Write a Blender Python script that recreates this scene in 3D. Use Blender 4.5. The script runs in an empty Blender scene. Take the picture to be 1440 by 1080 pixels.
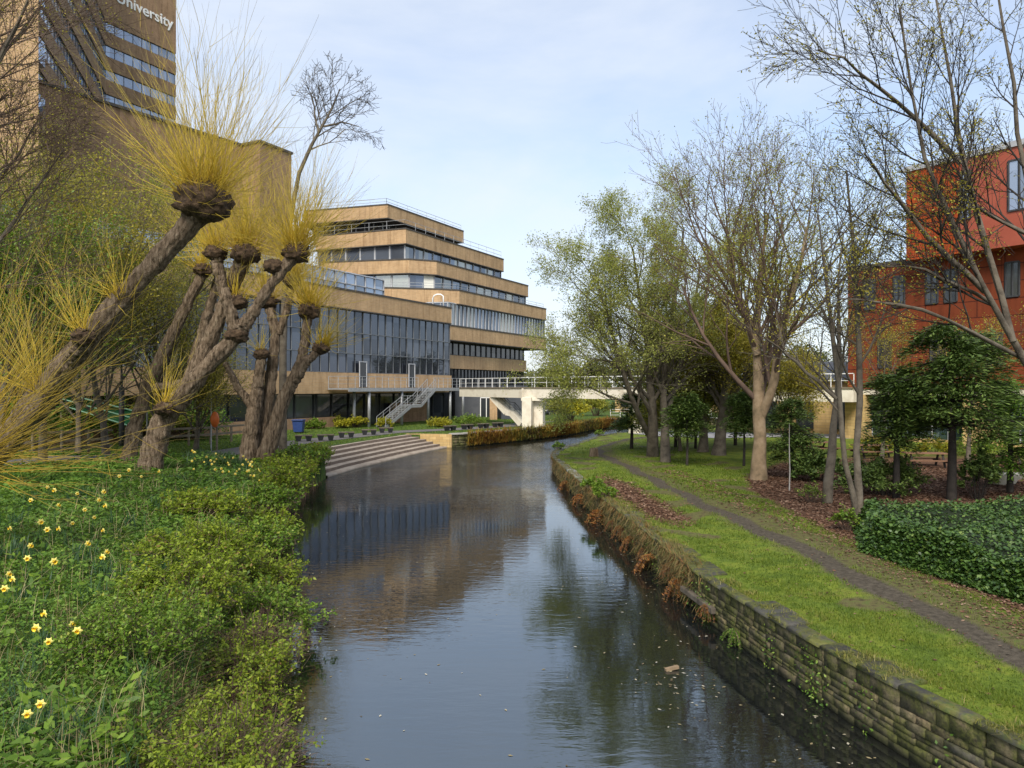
import bpy, math, random
import numpy as np
from mathutils import Matrix, Vector
sc = bpy.context.scene
COL = sc.collection
PI = math.pi
# ------------------------------------------------------------------ camera, sky, sun, exposure
F = 1050.0; H = 5.0; HZ = 545.0
cam = bpy.data.cameras.new("camera"); camo = bpy.data.objects.new("camera", cam); COL.objects.link(camo)
camo.location = (0, 0, H); camo.rotation_euler = (math.radians(90), 0, 0)
cam.sensor_width = 36; cam.lens = F / 1440 * 36; cam.shift_y = 5 / 1440; cam.clip_start = .1; cam.clip_end = 6000
sc.camera = camo
SUN_EL, SUN_AZ = 44, 190
w = bpy.data.worlds.new("World"); sc.world = w; w.use_nodes = True
nt = w.node_tree; nt.nodes.clear(); N = nt.nodes.new; Lk = nt.links.new
out = N('ShaderNodeOutputWorld'); bg = N('ShaderNodeBackground'); sky = N('ShaderNodeTexSky')
sky.sky_type = 'NISHITA'; sky.sun_disc = False; sky.sun_elevation = math.radians(SUN_EL); sky.sun_rotation = math.radians(SUN_AZ)
sky.air_density = 1.0; sky.dust_density = 1.5; sky.ozone_density = 1.5
bg.inputs[1].default_value = .13
tc = N('ShaderNodeTexCoord'); mp = N('ShaderNodeMapping'); mp.inputs['Scale'].default_value = (1, 1, 2.2); mp.inputs['Location'].default_value = (.35, .1, .2)
Lk(tc.outputs['Generated'], mp.inputs[0])
nz = N('ShaderNodeTexNoise'); nz.inputs['Scale'].default_value = 1.7; nz.inputs['Detail'].default_value = 8; nz.inputs['Roughness'].default_value = .56; nz.inputs['Distortion'].default_value = .3
Lk(mp.outputs[0], nz.inputs['Vector'])
rp = N('ShaderNodeMapRange'); rp.inputs[1].default_value = .34; rp.inputs[2].default_value = .66; rp.inputs[3].default_value = .3; rp.inputs[4].default_value = .95
Lk(nz.outputs[0], rp.inputs[0])
mx = N('ShaderNodeMix'); mx.data_type = 'RGBA'
Lk(rp.outputs[0], mx.inputs[0]); Lk(sky.outputs[0], mx.inputs[6]); mx.inputs[7].default_value = (3.75, 4.0, 4.4, 1)
Lk(mx.outputs[2], bg.inputs[0]); Lk(bg.outputs[0], out.inputs[0])
sl = bpy.data.lights.new("sun", 'SUN'); sl.energy = 2.5; sl.angle = math.radians(24); sl.color = (1, .93, .82)
so = bpy.data.objects.new("sun", sl); COL.objects.link(so)
_e, _a = math.radians(SUN_EL), math.radians(SUN_AZ)
so.rotation_euler = Vector((-math.sin(_a) * math.cos(_e), -math.cos(_a) * math.cos(_e), -math.sin(_e))).to_track_quat('-Z', 'Y').to_euler()
vs = sc.view_settings; vs.view_transform = 'Standard'; vs.look = 'None'; vs.gamma = 1; vs.exposure = 0.9; vs.use_curve_mapping = False
sc.cycles.max_bounces = 6; sc.cycles.transparent_max_bounces = 8; sc.cycles.use_denoising = True
# ------------------------------------------------------------------ helpers
def at(px, py, D): return np.array([(px - 720) / F * D, D, H - (py - HZ) / F * D])
def onz(px, py, z):
    D = F * (H - z) / (py - HZ); return np.array([(px - 720) / F * D, D, z])
def nrm(v): v = np.asarray(v, float); return v / (np.linalg.norm(v) + 1e-9)
def link(o, parent=None):
    COL.objects.link(o)
    if parent is not None:
        o.parent = parent; o.matrix_parent_inverse = Matrix.Translation(-Vector(parent.location))
    return o
def tag(o, label, cat, group=None, kind=None):
    if kind: o['kind'] = kind
    if label: o['label'] = label
    if cat: o['category'] = cat
    if group: o['group'] = group
    return o
def thing(name, label, cat, loc, group=None):
    o = bpy.data.objects.new(name, None); COL.objects.link(o); o.location = [float(c) for c in loc]
    o.empty_display_size = .2
    return tag(o, label, cat, group)
def copy_thing(root, loc, rz=0, label=None):
    r = root.copy(); COL.objects.link(r); r.location = [float(c) for c in loc]; r.rotation_euler = (0, 0, rz)
    if label: r['label'] = label
    for ch in list(root.children):
        c = ch.copy(); COL.objects.link(c); c.parent = r; c.matrix_parent_inverse = ch.matrix_parent_inverse.copy()
        for g in ch.children:
            d = g.copy(); COL.objects.link(d); d.parent = c; d.matrix_parent_inverse = g.matrix_parent_inverse.copy()
    return r
def mesh_np(name, V, Q, mat, parent=None, tint=None, smooth=False, uv=False):
    V = np.ascontiguousarray(V, dtype=np.float32).reshape(-1, 3); Q = np.ascontiguousarray(Q, dtype=np.int32)
    m, k = Q.shape
    me = bpy.data.meshes.new(name)
    me.vertices.add(len(V)); me.vertices.foreach_set('co', V.ravel())
    me.loops.add(m * k); me.loops.foreach_set('vertex_index', Q.ravel())
    me.polygons.add(m); me.polygons.foreach_set('loop_start', np.arange(0, m * k, k, dtype=np.int32))
    if smooth: me.polygons.foreach_set('use_smooth', np.ones(m, dtype=bool))
    if tint is not None:
        a = me.attributes.new('tint', 'FLOAT', 'POINT'); a.data.foreach_set('value', np.ascontiguousarray(tint, dtype=np.float32).ravel())
    me.update(calc_edges=True)
    if mat: me.materials.append(mat)
    return link(bpy.data.objects.new(name, me), parent)
class MB:
    def __init__(s): s.v = []; s.f = []
    def add(s, vs, fs):
        b = len(s.v); s.v += [tuple(float(c) for c in v) for v in vs]; s.f += [tuple(i + b for i in f) for f in fs]
    def prism(s, poly, z0, z1):
        n = len(poly); area = sum(poly[i][0] * poly[(i + 1) % n][1] - poly[(i + 1) % n][0] * poly[i][1] for i in range(n))
        if area < 0: poly = poly[::-1]
        s.add([(p[0], p[1], z0) for p in poly] + [(p[0], p[1], z1) for p in poly],
              [tuple(range(n - 1, -1, -1)), tuple(range(n, 2 * n))] + [(i, (i + 1) % n, n + (i + 1) % n, n + i) for i in range(n)])
    def box(s, c, size, ux=(1, 0), tilt=None):   # ux: horizontal direction of the box's x axis
        ux = nrm([ux[0], ux[1], 0]); uy = np.array([-ux[1], ux[0], 0]); uz = np.array([0, 0, 1.])
        if tilt is not None:
            ux = nrm(tilt); uz = nrm(np.cross(ux, uy)); 
        a, b, d = [x / 2 for x in size]; c = np.asarray(c, float)
        vs = [c + i * a * ux + j * b * uy + k * d * uz for k in (-1, 1) for j in (-1, 1) for i in (-1, 1)]
        s.add(vs, [(0, 2, 3, 1), (4, 5, 7, 6), (0, 1, 5, 4), (2, 6, 7, 3), (0, 4, 6, 2), (1, 3, 7, 5)])
    def bar(s, p, q, wd, hg=None):
        p = np.asarray(p, float); q = np.asarray(q, float); d = q - p; L = np.linalg.norm(d); d = d / L
        up = np.array([0, 0, 1.]) if abs(d[2]) < .95 else np.array([0, 1., 0])
        sd = nrm(np.cross(d, up)); u2 = np.cross(sd, d); hg = hg or wd
        vs = [e + i * wd / 2 * sd + j * hg / 2 * u2 for e in (p, q) for j in (-1, 1) for i in (-1, 1)]
        s.add(vs, [(0, 1, 3, 2), (4, 6, 7, 5), (0, 4, 5, 1), (2, 3, 7, 6), (0, 2, 6, 4), (1, 5, 7, 3)])
    def tube(s, pts, rad, n=8, cap=True):
        pts = np.asarray(pts, float); k = len(pts); rad = np.broadcast_to(np.asarray(rad, float), (k,))
        T = np.gradient(pts, axis=0); b = len(s.v); ref = np.array([.31, .2, .93])
        if abs(nrm(T[0]) @ ref) > .93: ref = np.array([1., .1, 0])
        for i in range(k):
            t = nrm(T[i]); x = nrm(np.cross(t, ref)); y = np.cross(t, x)
            for j in range(n):
                a = 2 * PI * j / n; s.v.append(tuple(pts[i] + rad[i] * (math.cos(a) * x + math.sin(a) * y)))
        for i in range(k - 1):
            for j in range(n):
                s.f.append((b + i * n + j, b + i * n + (j + 1) % n, b + (i + 1) * n + (j + 1) % n, b + (i + 1) * n + j))
        if cap: s.f.append(tuple(b + j for j in range(n - 1, -1, -1))); s.f.append(tuple(b + (k - 1) * n + j for j in range(n)))
    def build(s, name, mat, parent=None, smooth=False, bevel=0):
        me = bpy.data.meshes.new(name); me.from_pydata(s.v, [], s.f); me.update()
        uvl = me.uv_layers.new(name='UVMap')          # metre-scaled box mapping
        for p in me.polygons:
            n = p.normal
            if abs(n.z) > .7: t, u = Vector((1, 0, 0)), Vector((0, 1, 0))
            else: t = Vector((-n.y, n.x, 0)).normalized(); u = Vector((0, 0, 1))
            for li in p.loop_indices:
                co = me.vertices[me.loops[li].vertex_index].co; uvl.data[li].uv = (co.dot(t), co.dot(u))
            p.use_smooth = smooth
        me.materials.append(mat)
        o = link(bpy.data.objects.new(name, me), parent)
        if bevel:
            bm = o.modifiers.new('bevel', 'BEVEL'); bm.width = bevel; bm.segments = 2; bm.limit_method = 'ANGLE'
        return o
# ------------------------------------------------------------------ vegetation geometry
def tubes_np(polys, n):
    """polys: list of (P[k,3], R[k]) -> V, Q, T (0 base .. 1 tip)"""
    groups = {}
    for P, R in polys: groups.setdefault(len(P), []).append((P, R))
    Vs, Qs, Ts, b = [], [], [], 0
    for k, g in groups.items():
        P = np.array([x[0] for x in g]); R = np.array([x[1] for x in g]); m = len(g)
        T = np.gradient(P, axis=1); T /= np.linalg.norm(T, axis=2, keepdims=True) + 1e-9
        ref = np.where(np.abs(T[:, :1, 2:3]) > .9, np.array([1., .1, .05]), np.array([.05, .1, 1.]))
        X = np.cross(T, ref); X /= np.linalg.norm(X, axis=2, keepdims=True) + 1e-9; Y = np.cross(T, X)
        a = np.arange(n) * 2 * PI / n
        V = P[:, :, None] + R[:, :, None, None] * (np.cos(a)[None, None, :, None] * X[:, :, None] + np.sin(a)[None, None, :, None] * Y[:, :, None])
        i = np.arange(m)[:, None, None]; j = np.arange(k - 1)[None, :, None]; l = np.arange(n)[None, None, :]
        base = b + (i * k + j) * n
        Q = np.stack([base + l, base + (l + 1) % n, base + n + (l + 1) % n, base + n + l], -1).reshape(-1, 4)
        Vs.append(V.reshape(-1, 3)); Qs.append(Q); Ts.append(np.broadcast_to(np.linspace(0, 1, k)[None, :, None], (m, k, n)).ravel()); b += m * k * n
    return np.concatenate(Vs), np.concatenate(Qs), np.concatenate(Ts)
def tube_obj(name, polys, n, mat, parent, jitter=0, rng=None):
    V, Q, T = tubes_np(polys, n)
    if jitter: V = V + rng.normal(0, jitter, V.shape)
    return mesh_np(name, V, Q, mat, parent, tint=T, smooth=True)
def leaf_np(C, size, rng, up=.6, asp=.5, axis=None, axis_w=0.):
    n = len(C); size = np.broadcast_to(size, (n,))
    nm = rng.normal(0, 1, (n, 3)); nm /= np.linalg.norm(nm, axis=1, keepdims=True); nm[:, 2] = np.abs(nm[:, 2]) + up
    r = rng.normal(0, 1, (n, 3))
    if axis is not None: r = r * (1 - axis_w) + axis * axis_w * 2
    a = r - nm * (np.sum(r * nm, 1) / np.sum(nm * nm, 1))[:, None]; a /= np.linalg.norm(a, axis=1, keepdims=True) + 1e-9
    b = np.cross(nm, a); b /= np.linalg.norm(b, axis=1, keepdims=True) + 1e-9
    l = (size * .5)[:, None]; wv = l * asp
    V = np.stack([C - a * l, C + b * wv + a * l * .15, C + a * l, C - b * wv + a * l * .15], 1)
    return V.reshape(-1, 3), np.arange(4 * n).reshape(n, 4)
def leaf_obj(name, C, size, rng, mat, parent=None, tint=None, **kw):
    V, Q = leaf_np(np.asarray(C), size, rng, **kw)
    if tint is None: tint = rng.random(len(C))
    return mesh_np(name, V, Q, mat, parent, tint=np.repeat(tint, 4))
def blade_np(B, hgt, wid, rng, lean=.5, k=3):
    """curved grass blades from base points B"""
    n = len(B); az = rng.random(n) * 2 * PI; d = np.stack([np.cos(az), np.sin(az), np.zeros(n)], 1); s = np.stack([-np.sin(az), np.cos(az), np.zeros(n)], 1)
    ln = (lean * rng.random(n) * 1.3)[:, None]; Vs = []
    for i in range(k):
        t = i / (k - 1)
        c = B + d * (hgt[:, None] * ln * t * t) + np.array([0, 0, 1.]) * (hgt[:, None] * (t - .35 * ln * t * t))
        ww = (wid * (1 - .85 * t ** 1.5))[:, None] * .5
        Vs += [c - s * ww, c + s * ww]
    V = np.stack(Vs, 1)
    Q = np.stack([np.stack([2 * i, 2 * i + 1, 2 * i + 3, 2 * i + 2]) for i in range(k - 1)])[None] + (np.arange(n) * 2 * k)[:, None, None]
    return V.reshape(-1, 3), Q.reshape(-1, 4), 2 * k
def blade_obj(name, B, hgt, wid, rng, mat, parent=None, lean=.5, k=3, tint=None):
    V, Q, r = blade_np(np.asarray(B), np.asarray(hgt), np.asarray(wid), rng, lean, k)
    if tint is None: tint = rng.random(len(B))
    return mesh_np(name, V, Q, mat, parent, tint=np.repeat(tint, r))
UP = np.array([0, 0, 1.])
def grow(rng, out, P0, d0, L, r0, lev, spec):
    s = spec[lev]; k = s.get('k', 5); d = nrm(d0); pts = [np.asarray(P0, float)]
    for i in range(k - 1):
        d = nrm(d + rng.normal(0, s['wig'], 3) + UP * s['up']); pts.append(pts[-1] + d * (L / (k - 1)))
    pts = np.array(pts); rad = np.maximum(np.linspace(r0, r0 * s.get('te', .35), k), s.get('rmin', .004))
    out[lev].append((pts, rad))
    if lev + 1 < len(spec): sprout(rng, out, pts, rad, L, lev, spec)
def sprout(rng, out, pts, rad, L, lev, spec, t0=None, n=None):
    s = spec[lev]; k = len(pts); n = n or max(1, int(round(s['n'] * rng.uniform(.8, 1.2)))); t0 = s.get('t0', .3) if t0 is None else t0
    ph = rng.random() * 6.28
    for j in range(n):
        t = min(.995, t0 + (1 - t0) * (j + rng.random()) / n); x = t * (k - 1); i = min(k - 2, int(x)); fr = x - i
        p = pts[i] * (1 - fr) + pts[i + 1] * fr; d = nrm(pts[i + 1] - pts[i]); r = rad[i] * (1 - fr) + rad[i + 1] * fr
        a = math.radians(s['ang'] * rng.uniform(.7, 1.3)); az = ph + j * 2.4 + rng.normal(0, .4)
        x1 = nrm(np.cross(d, [.3, .9, .2])); y1 = np.cross(d, x1)
        dc = math.cos(a) * d + math.sin(a) * (math.cos(az) * x1 + math.sin(az) * y1)
        grow(rng, out, p, dc, L * s['lr'] * (1.15 - .55 * t) * rng.uniform(.75, 1.25), max(.006, min(r * .85, r * s.get('rr', .6))), lev + 1, spec)
def tips(polys, rng, m, jit, tmin=.25):
    """m random points along every polyline"""
    k = max(len(p) for p, r in polys); P = np.array([p if len(p) == k else np.stack([np.interp(np.linspace(0, len(p) - 1, k), np.arange(len(p)), p[:, c]) for c in range(3)], 1) for p, r in polys])
    P = np.repeat(P, m, 0); x = (tmin + (1 - tmin) * rng.random(len(P))) * (k - 1); i = np.minimum(x.astype(int), k - 2); fr = (x - i)[:, None]
    ar = np.arange(len(P)); return P[ar, i] * (1 - fr) + P[ar, i + 1] * fr + rng.normal(0, jit, (len(P), 3))
# ------------------------------------------------------------------ materials
def node_mat(name):
    m = bpy.data.materials.new(name); m.use_nodes = True; t = m.node_tree; p = t.nodes['Principled BSDF']; return m, t, p
def setp(p, **kw):
    for k, v in kw.items():
        p.inputs[k.replace('_', ' ')].default_value = v
def ramp(t, fac, cols, pos=None):
    r = t.nodes.new('ShaderNodeValToRGB'); e = r.color_ramp.elements; n = len(cols); pos = pos or [i / (n - 1) for i in range(n)]
    while len(e) < n: e.new(.5)
    for i, c in enumerate(cols): e[i].position = pos[i]; e[i].color = (*c, 1)
    t.links.new(fac, r.inputs[0]); return r.outputs[0]
def noise(t, scale, detail=5, rough=.6, coord='Object', sx=None, dist=0):
    n = t.nodes.new('ShaderNodeTexNoise'); n.inputs['Scale'].default_value = scale; n.inputs['Detail'].default_value = detail; n.inputs['Roughness'].default_value = rough; n.inputs['Distortion'].default_value = dist
    c = t.nodes.new('ShaderNodeTexCoord'); o = c.outputs[coord]
    if sx: m = t.nodes.new('ShaderNodeMapping'); m.inputs['Scale'].default_value = sx; t.links.new(o, m.inputs[0]); o = m.outputs[0]
    t.links.new(o, n.inputs['Vector']); return n.outputs[0]
def mixc(t, fac, a, b, mode='MIX'):
    m = t.nodes.new('ShaderNodeMix'); m.data_type = 'RGBA'; m.blend_type = mode
    for i, x in ((0, fac), (6, a), (7, b)):
        if isinstance(x, (int, float)): m.inputs[i].default_value = x
        elif isinstance(x, tuple): m.inputs[i].default_value = (*x, 1)
        else: t.links.new(x, m.inputs[i])
    return m.outputs[2]
def mapr(t, x, a, b, c=0., d=1.):
    m = t.nodes.new('ShaderNodeMapRange'); t.links.new(x, m.inputs[0])
    for i, v in enumerate((a, b, c, d)): m.inputs[i + 1].default_value = v
    return m.outputs[0]
def bump(t, p, h, strength, dist=.02):
    b = t.nodes.new('ShaderNodeBump'); b.inputs['Strength'].default_value = strength; b.inputs['Distance'].default_value = dist
    t.links.new(h, b.inputs['Height']); t.links.new(b.outputs[0], p.inputs['Normal'])
def attr(t, name='tint'):
    a = t.nodes.new('ShaderNodeAttribute'); a.attribute_name = name; return a.outputs['Fac']
def pm(name, cols, scale=3, rough=.8, bs=0, bscale=None, metallic=0, sx=None, bd=.02, pos=None, spec=.3):
    m, t, p = node_mat(name); f = noise(t, scale, sx=sx)
    t.links.new(ramp(t, f, cols, pos or [.3 + .4 * i / (len(cols) - 1) for i in range(len(cols))]), p.inputs['Base Color'])
    setp(p, Roughness=rough, Metallic=metallic, Specular_IOR_Level=spec)
    if bs: bump(t, p, noise(t, bscale or scale * 4, sx=sx), bs, bd)
    return m
def leaf_mat(name, cols, trans=.35, rough=.5, spec=.35, pos=None):
    m, t, p = node_mat(name); c = ramp(t, attr(t), cols, pos)
    t.links.new(c, p.inputs['Base Color']); setp(p, Roughness=rough, Specular_IOR_Level=spec)
    tr = t.nodes.new('ShaderNodeBsdfTranslucent'); t.links.new(c, tr.inputs[0])
    mx = t.nodes.new('ShaderNodeMixShader'); mx.inputs[0].default_value = trans
    t.links.new(p.outputs[0], mx.inputs[1]); t.links.new(tr.outputs[0], mx.inputs[2]); t.links.new(mx.outputs[0], t.nodes['Material Output'].inputs[0])
    return m
def brick_mat(name, c1, c2, mort, wv=(.9, 1.16), bw=.44, bh=.15, ms=.012, joint=4.2):
    m, t, p = node_mat(name); uv = t.nodes.new('ShaderNodeTexCoord').outputs['UV']
    b = t.nodes.new('ShaderNodeTexBrick'); t.links.new(uv, b.inputs['Vector'])
    for k, v in (('Color1', c1), ('Color2', c2), ('Mortar', mort)): b.inputs[k].default_value = (*v, 1)
    b.inputs['Scale'].default_value = 1; b.inputs['Mortar Size'].default_value = ms; b.inputs['Brick Width'].default_value = bw; b.inputs['Row Height'].default_value = bh; b.inputs['Mortar Smooth'].default_value = .3
    n1 = noise(t, .35, 6, .65); n2 = noise(t, 1.2, 5, .6, coord='UV', sx=(2.5, .35, 1))
    g = mapr(t, n1, .3, .7, wv[0], wv[1]); g2 = mapr(t, n2, .3, .75, 1.06, .8)
    mm = t.nodes.new('ShaderNodeMath'); mm.operation = 'MULTIPLY'; t.links.new(g, mm.inputs[0]); t.links.new(g2, mm.inputs[1])
    cc = t.nodes.new('ShaderNodeCombineColor'); [t.links.new(mm.outputs[0], cc.inputs[i]) for i in range(3)]
    j = t.nodes.new('ShaderNodeTexBrick'); t.links.new(uv, j.inputs['Vector']); j.offset = 0; j.inputs['Scale'].default_value = 1; j.inputs['Brick Width'].default_value = joint; j.inputs['Row Height'].default_value = 300; j.inputs['Mortar Size'].default_value = .035; j.inputs['Mortar Smooth'].default_value = .4
    for k, v in (('Color1', (1, 1, 1)), ('Color2', (.86, .86, .88)), ('Mortar', (.62, .58, .55))): j.inputs[k].default_value = (*v, 1)
    st = noise(t, 1, 4, .65, coord='UV', sx=(1.6, .22, 1)); sg = ramp(t, st, [(.8, .78, .76), (1, 1, 1)], [.36, .5])
    t.links.new(mixc(t, 1.0, mixc(t, 1.0, mixc(t, 1.0, b.outputs[0], cc.outputs[0], 'MULTIPLY'), j.outputs[0], 'MULTIPLY'), sg, 'MULTIPLY'), p.inputs['Base Color']); setp(p, Roughness=.9, Specular_IOR_Level=.2)
    bump(t, p, b.outputs['Fac'], -.25, .01)
    return m
def glass_mat(name, c1, c2, pane=(1.4, 2.), metal=.55, rough=.06, blinds=False):
    m, t, p = node_mat(name); uv = t.nodes.new('ShaderNodeTexCoord').outputs['UV']
    b = t.nodes.new('ShaderNodeTexBrick'); t.links.new(uv, b.inputs['Vector']); b.offset = 0
    for k, v in (('Color1', (0, 0, 0)), ('Color2', (1, 1, 1)), ('Mortar', (.3, .3, .3))): b.inputs[k].default_value = (*v, 1)
    b.inputs['Scale'].default_value = 1; b.inputs['Mortar Size'].default_value = 0; b.inputs['Brick Width'].default_value = pane[0]; b.inputs['Row Height'].default_value = pane[1]
    t.links.new(mixc(t, mapr(t, noise(t, .5, 4, coord='UV'), .4, .7, 0, .4), ramp(t, b.outputs[0], [c1, c2, tuple(x * .55 for x in c1), (.42, .42, .38) if blinds else c1], [.2, .5, .72, .93]), c1), p.inputs['Base Color'])
    setp(p, Roughness=rough, Metallic=metal, IOR=1.6); bump(t, p, noise(t, .8, 2, coord='UV'), .04, .05)
    return m
M = {}
M['brick'] = brick_mat('buff_brick', (.50, .33, .175), (.43, .275, .14), (.42, .34, .24))
M['brick_dark'] = brick_mat('brown_brick', (.34, .215, .125), (.28, .175, .10), (.30, .22, .15))
M['red_clad'] = brick_mat('red_cladding', (.37, .07, .014), (.30, .05, .013), (.10, .018, .008), bw=3.2, bh=1.05, ms=.035)
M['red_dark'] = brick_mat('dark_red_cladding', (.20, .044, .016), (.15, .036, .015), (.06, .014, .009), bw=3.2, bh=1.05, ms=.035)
M['sand'] = brick_mat('sandstone', (.56, .40, .18), (.46, .31, .13), (.32, .24, .13), bw=.6, bh=.22)
M['glass'] = glass_mat('window_glass', (.20, .235, .30), (.10, .125, .17), pane=(2.3, 40), blinds=True)
M['glass_pale'] = glass_mat('pale_window_glass', (.34, .40, .50), (.26, .31, .40))
M['glass_dark'] = glass_mat('dark_window_glass', (.045, .05, .06), (.09, .095, .10), metal=.3)
M['curtain'] = glass_mat('curtain_wall_glass', (.115, .13, .165), (.075, .09, .12), pane=(1.25, 2.), metal=.75, rough=.03)
M['teal_glass'] = glass_mat('teal_glass', (.10, .16, .17), (.25, .33, .33))
M['frame_dark'] = pm('dark_frame', [(.03, .032, .036), (.05, .052, .056)], 2, .5)
M['frame_grey'] = pm('grey_frame', [(.30, .31, .33), (.38, .39, .41)], 2, .5)
M['white'] = pm('white_paint', [(.70, .70, .68), (.80, .80, .78)], 2, .5)
M['steel'] = pm('galvanised_steel', [(.26, .27, .28), (.40, .41, .42)], 6, .45, metallic=.4)
M['mullion'] = pm('mullion_grey', [(.10, .11, .12), (.15, .16, .17)], 3, .5)
M['coping'] = pm('dark_coping', [(.05, .045, .04), (.09, .08, .07)], 2, .8)
M['cream'] = pm('cream_concrete', [(.52, .46, .36), (.68, .63, .52), (.60, .55, .44)], .8, .85, .15, 6)
M['blind'] = pm('pale_blind', [(.62, .62, .56), (.74, .74, .66)], 1, .8)
M['slate'] = pm('slate_cladding', [(.055, .06, .07), (.085, .09, .10)], 1, .7)
M['concrete'] = pm('concrete', [(.26, .25, .23), (.38, .36, .33), (.33, .31, .28)], 2, .9, .3, 20)
M['wood_grey'] = pm('weathered_wood', [(.13, .105, .075), (.22, .185, .135)], 3, .85, .3, 20, sx=(1, 1, 4))
M['wood_brown'] = pm('brown_wood', [(.13, .065, .035), (.22, .12, .07)], 4, .7, .2, 20)
M['black'] = pm('black_metal', [(.018, .02, .022), (.03, .032, .035)], 3, .45)
M['bark'] = pm('willow_bark', [(.03, .021, .013), (.12, .085, .054), (.21, .155, .105), (.29, .23, .16)], 5, .95, 1.0, 9, sx=(2.2, 2.2, .4), bd=.12)
M['bark_pale'] = pm('pale_bark', [(.11, .085, .05), (.23, .165, .10), (.31, .235, .155)], 2.2, .9, .4, 18, bd=.03)
M['bark_grey'] = pm('grey_bark', [(.05, .042, .033), (.11, .092, .07), (.15, .13, .10)], 3, .95, .6, 14, bd=.03)
M['bark_dark'] = pm('dark_bark', [(.022, .019, .017), (.05, .042, .035)], 4, .95, .4, 16)
M['knob'] = pm('pollard_knob', [(.018, .012, .008), (.075, .048, .028), (.13, .085, .05)], 6, 1, 1.0, 12, bd=.08)
M['twig_red'] = pm('reddish_twig', [(.075, .05, .038), (.14, .095, .07)], 2, .9)
M['twig_grey'] = pm('grey_twig', [(.11, .10, .06), (.18, .16, .10)], 2, .9)
M['shoot'] = leaf_mat('willow_shoot', [(.44, .29, .024), (.56, .41, .045), (.38, .30, .06), (.16, .12, .075)], .0, .55, .3, [0, .3, .7, 1])
M['shoot_dark'] = leaf_mat('willow_shoot_ochre', [(.30, .19, .02), (.44, .30, .03), (.38, .28, .05), (.22, .17, .07)], .0, .55, .3)
# ------------------------------------------------------------------ terrain
def sst(x): x = np.clip(x, 0, 1); return x * x * (3 - 2 * x)
def edge(arr): a = np.array(arr, float); return lambda y: np.interp(y, a[:, 0], a[:, 1])
ER = [(-8, 11.2), (8.5, 5.86), (9.44, 5.5), (11.2, 5.02), (12.9, 4.68), (16.4, 4.09), (22.1, 3.79), (26.1, 3.48), (31.9, 3.04), (39.1, 2.61), (44.4, 2.37), (48.4, 2.8), (57.4, 5.6), (63.3, 7.35), (69.4, 10.6), (76, 20), (82, 40), (88, 90)]
STEP = np.array([(-10.2, 41.3), (-9.6, 45.5), (-8.6, 50), (-7.6, 54.5), (-6.5, 58.5), (-5.4, 61.8)])
EL = [(-8, -.2), (6, -2.4), (9.8, -3.5), (15, -4.9), (23, -7.4), (30, -9.2), (41.3, -10.2), (41.4, -13.6), (50, -12.1), (58.5, -9.9), (62.55, -8.75), (62.75, -5.1), (63.3, -4.2), (67.7, -1.1), (72.9, 2.6), (77.2, 4.9), (86, 8.5), (94, 12), (95.5, 30), (97, 60), (99, 120)]
edR, edL = edge(ER), edge(EL)
PATHR = edge([(-8, 11.5), (5, 9.2), (8, 8.1), (11.05, 7.6), (13.3, 7.36), (15.85, 7.25), (19.5, 7.07), (24.7, 6.6), (31.1, 6.2), (38.2, 5.8), (44.2, 5.26), (49.4, 5.6), (57.5, 8.8), (64, 14), (70, 24), (80, 60)])
LITR = edge([(5, 9.6), (12.9, 8.95), (17.1, 8.6), (21, 8.6), (29, 9.1), (33, 10.2), (37, 12.5), (44, 16)])
def zR(x, y): return .9 + .12 * sst((x - edR(y)) / 4) + .03 * np.sin(x * 1.3 + y * .7) * np.sin(y * .9) * sst((x - edR(y)) / 1.5) + .25 * sst((x - 12) / 10)
def zL(x, y):
    o = edL(y) - x; k = sst((y - 36.5) / 4.5)
    near = -.4 + 1.55 * sst(o / 1.2) + .5 * sst((o - 1) / 6) + .06 * np.sin(x * 2.1 + y) * np.sin(y * 1.7 - x) * sst(o)
    far = 1.06 + .15 * sst((o - 8) / 14)
    return near * (1 - k) + (far + .0 * o) * k
m, t, p = node_mat('bank_turf')
g = ramp(t, noise(t, 1.6, 8, .7), [(.055, .088, .013), (.105, .15, .019), (.15, .185, .024), (.13, .12, .035)], [.34, .47, .58, .7])
soil = ramp(t, noise(t, 9, 6, .7), [(.035, .030, .022), (.07, .059, .044), (.11, .093, .07)], [.3, .5, .7])
lit = ramp(t, noise(t, 26, 6, .75), [(.03, .018, .013), (.085, .045, .028), (.15, .085, .052), (.05, .03, .022)], [.3, .46, .6, .72])
nb = noise(t, 3.5, 6, .7)
def edged(name, amt=.9):
    a = attr(t, name); mm = t.nodes.new('ShaderNodeMath'); mm.operation = 'MULTIPLY_ADD'; t.links.new(nb, mm.inputs[0]); mm.inputs[1].default_value = amt; t.links.new(a, mm.inputs[2])
    return mapr(t, mm.outputs[0], .45 * amt + .32, .45 * amt + .62)
c = mixc(t, edged('worn', 1.0), g, ramp(t, noise(t, 7, 5), [(.06, .05, .025), (.11, .10, .04), (.09, .11, .03)], [.35, .5, .65]))
c = mixc(t, edged('litter', 1.3), c, lit); c = mixc(t, edged('path', .6), c, soil)
t.links.new(c, p.inputs['Base Color']); setp(p, Roughness=.95, Specular_IOR_Level=.15); bump(t, p, noise(t, 30, 6, .7), .6, .03)
M['turf'] = m
m, t, p = node_mat('left_bank_soil')
t.links.new(ramp(t, noise(t, 2.2, 7, .7), [(.025, .03, .01), (.045, .075, .014), (.075, .12, .02), (.10, .15, .03)], [.3, .45, .58, .7]), p.inputs['Base Color'])
setp(p, Roughness=.95, Specular_IOR_Level=.15); bump(t, p, noise(t, 18, 6, .7), .6, .04); M['soil'] = m
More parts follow.
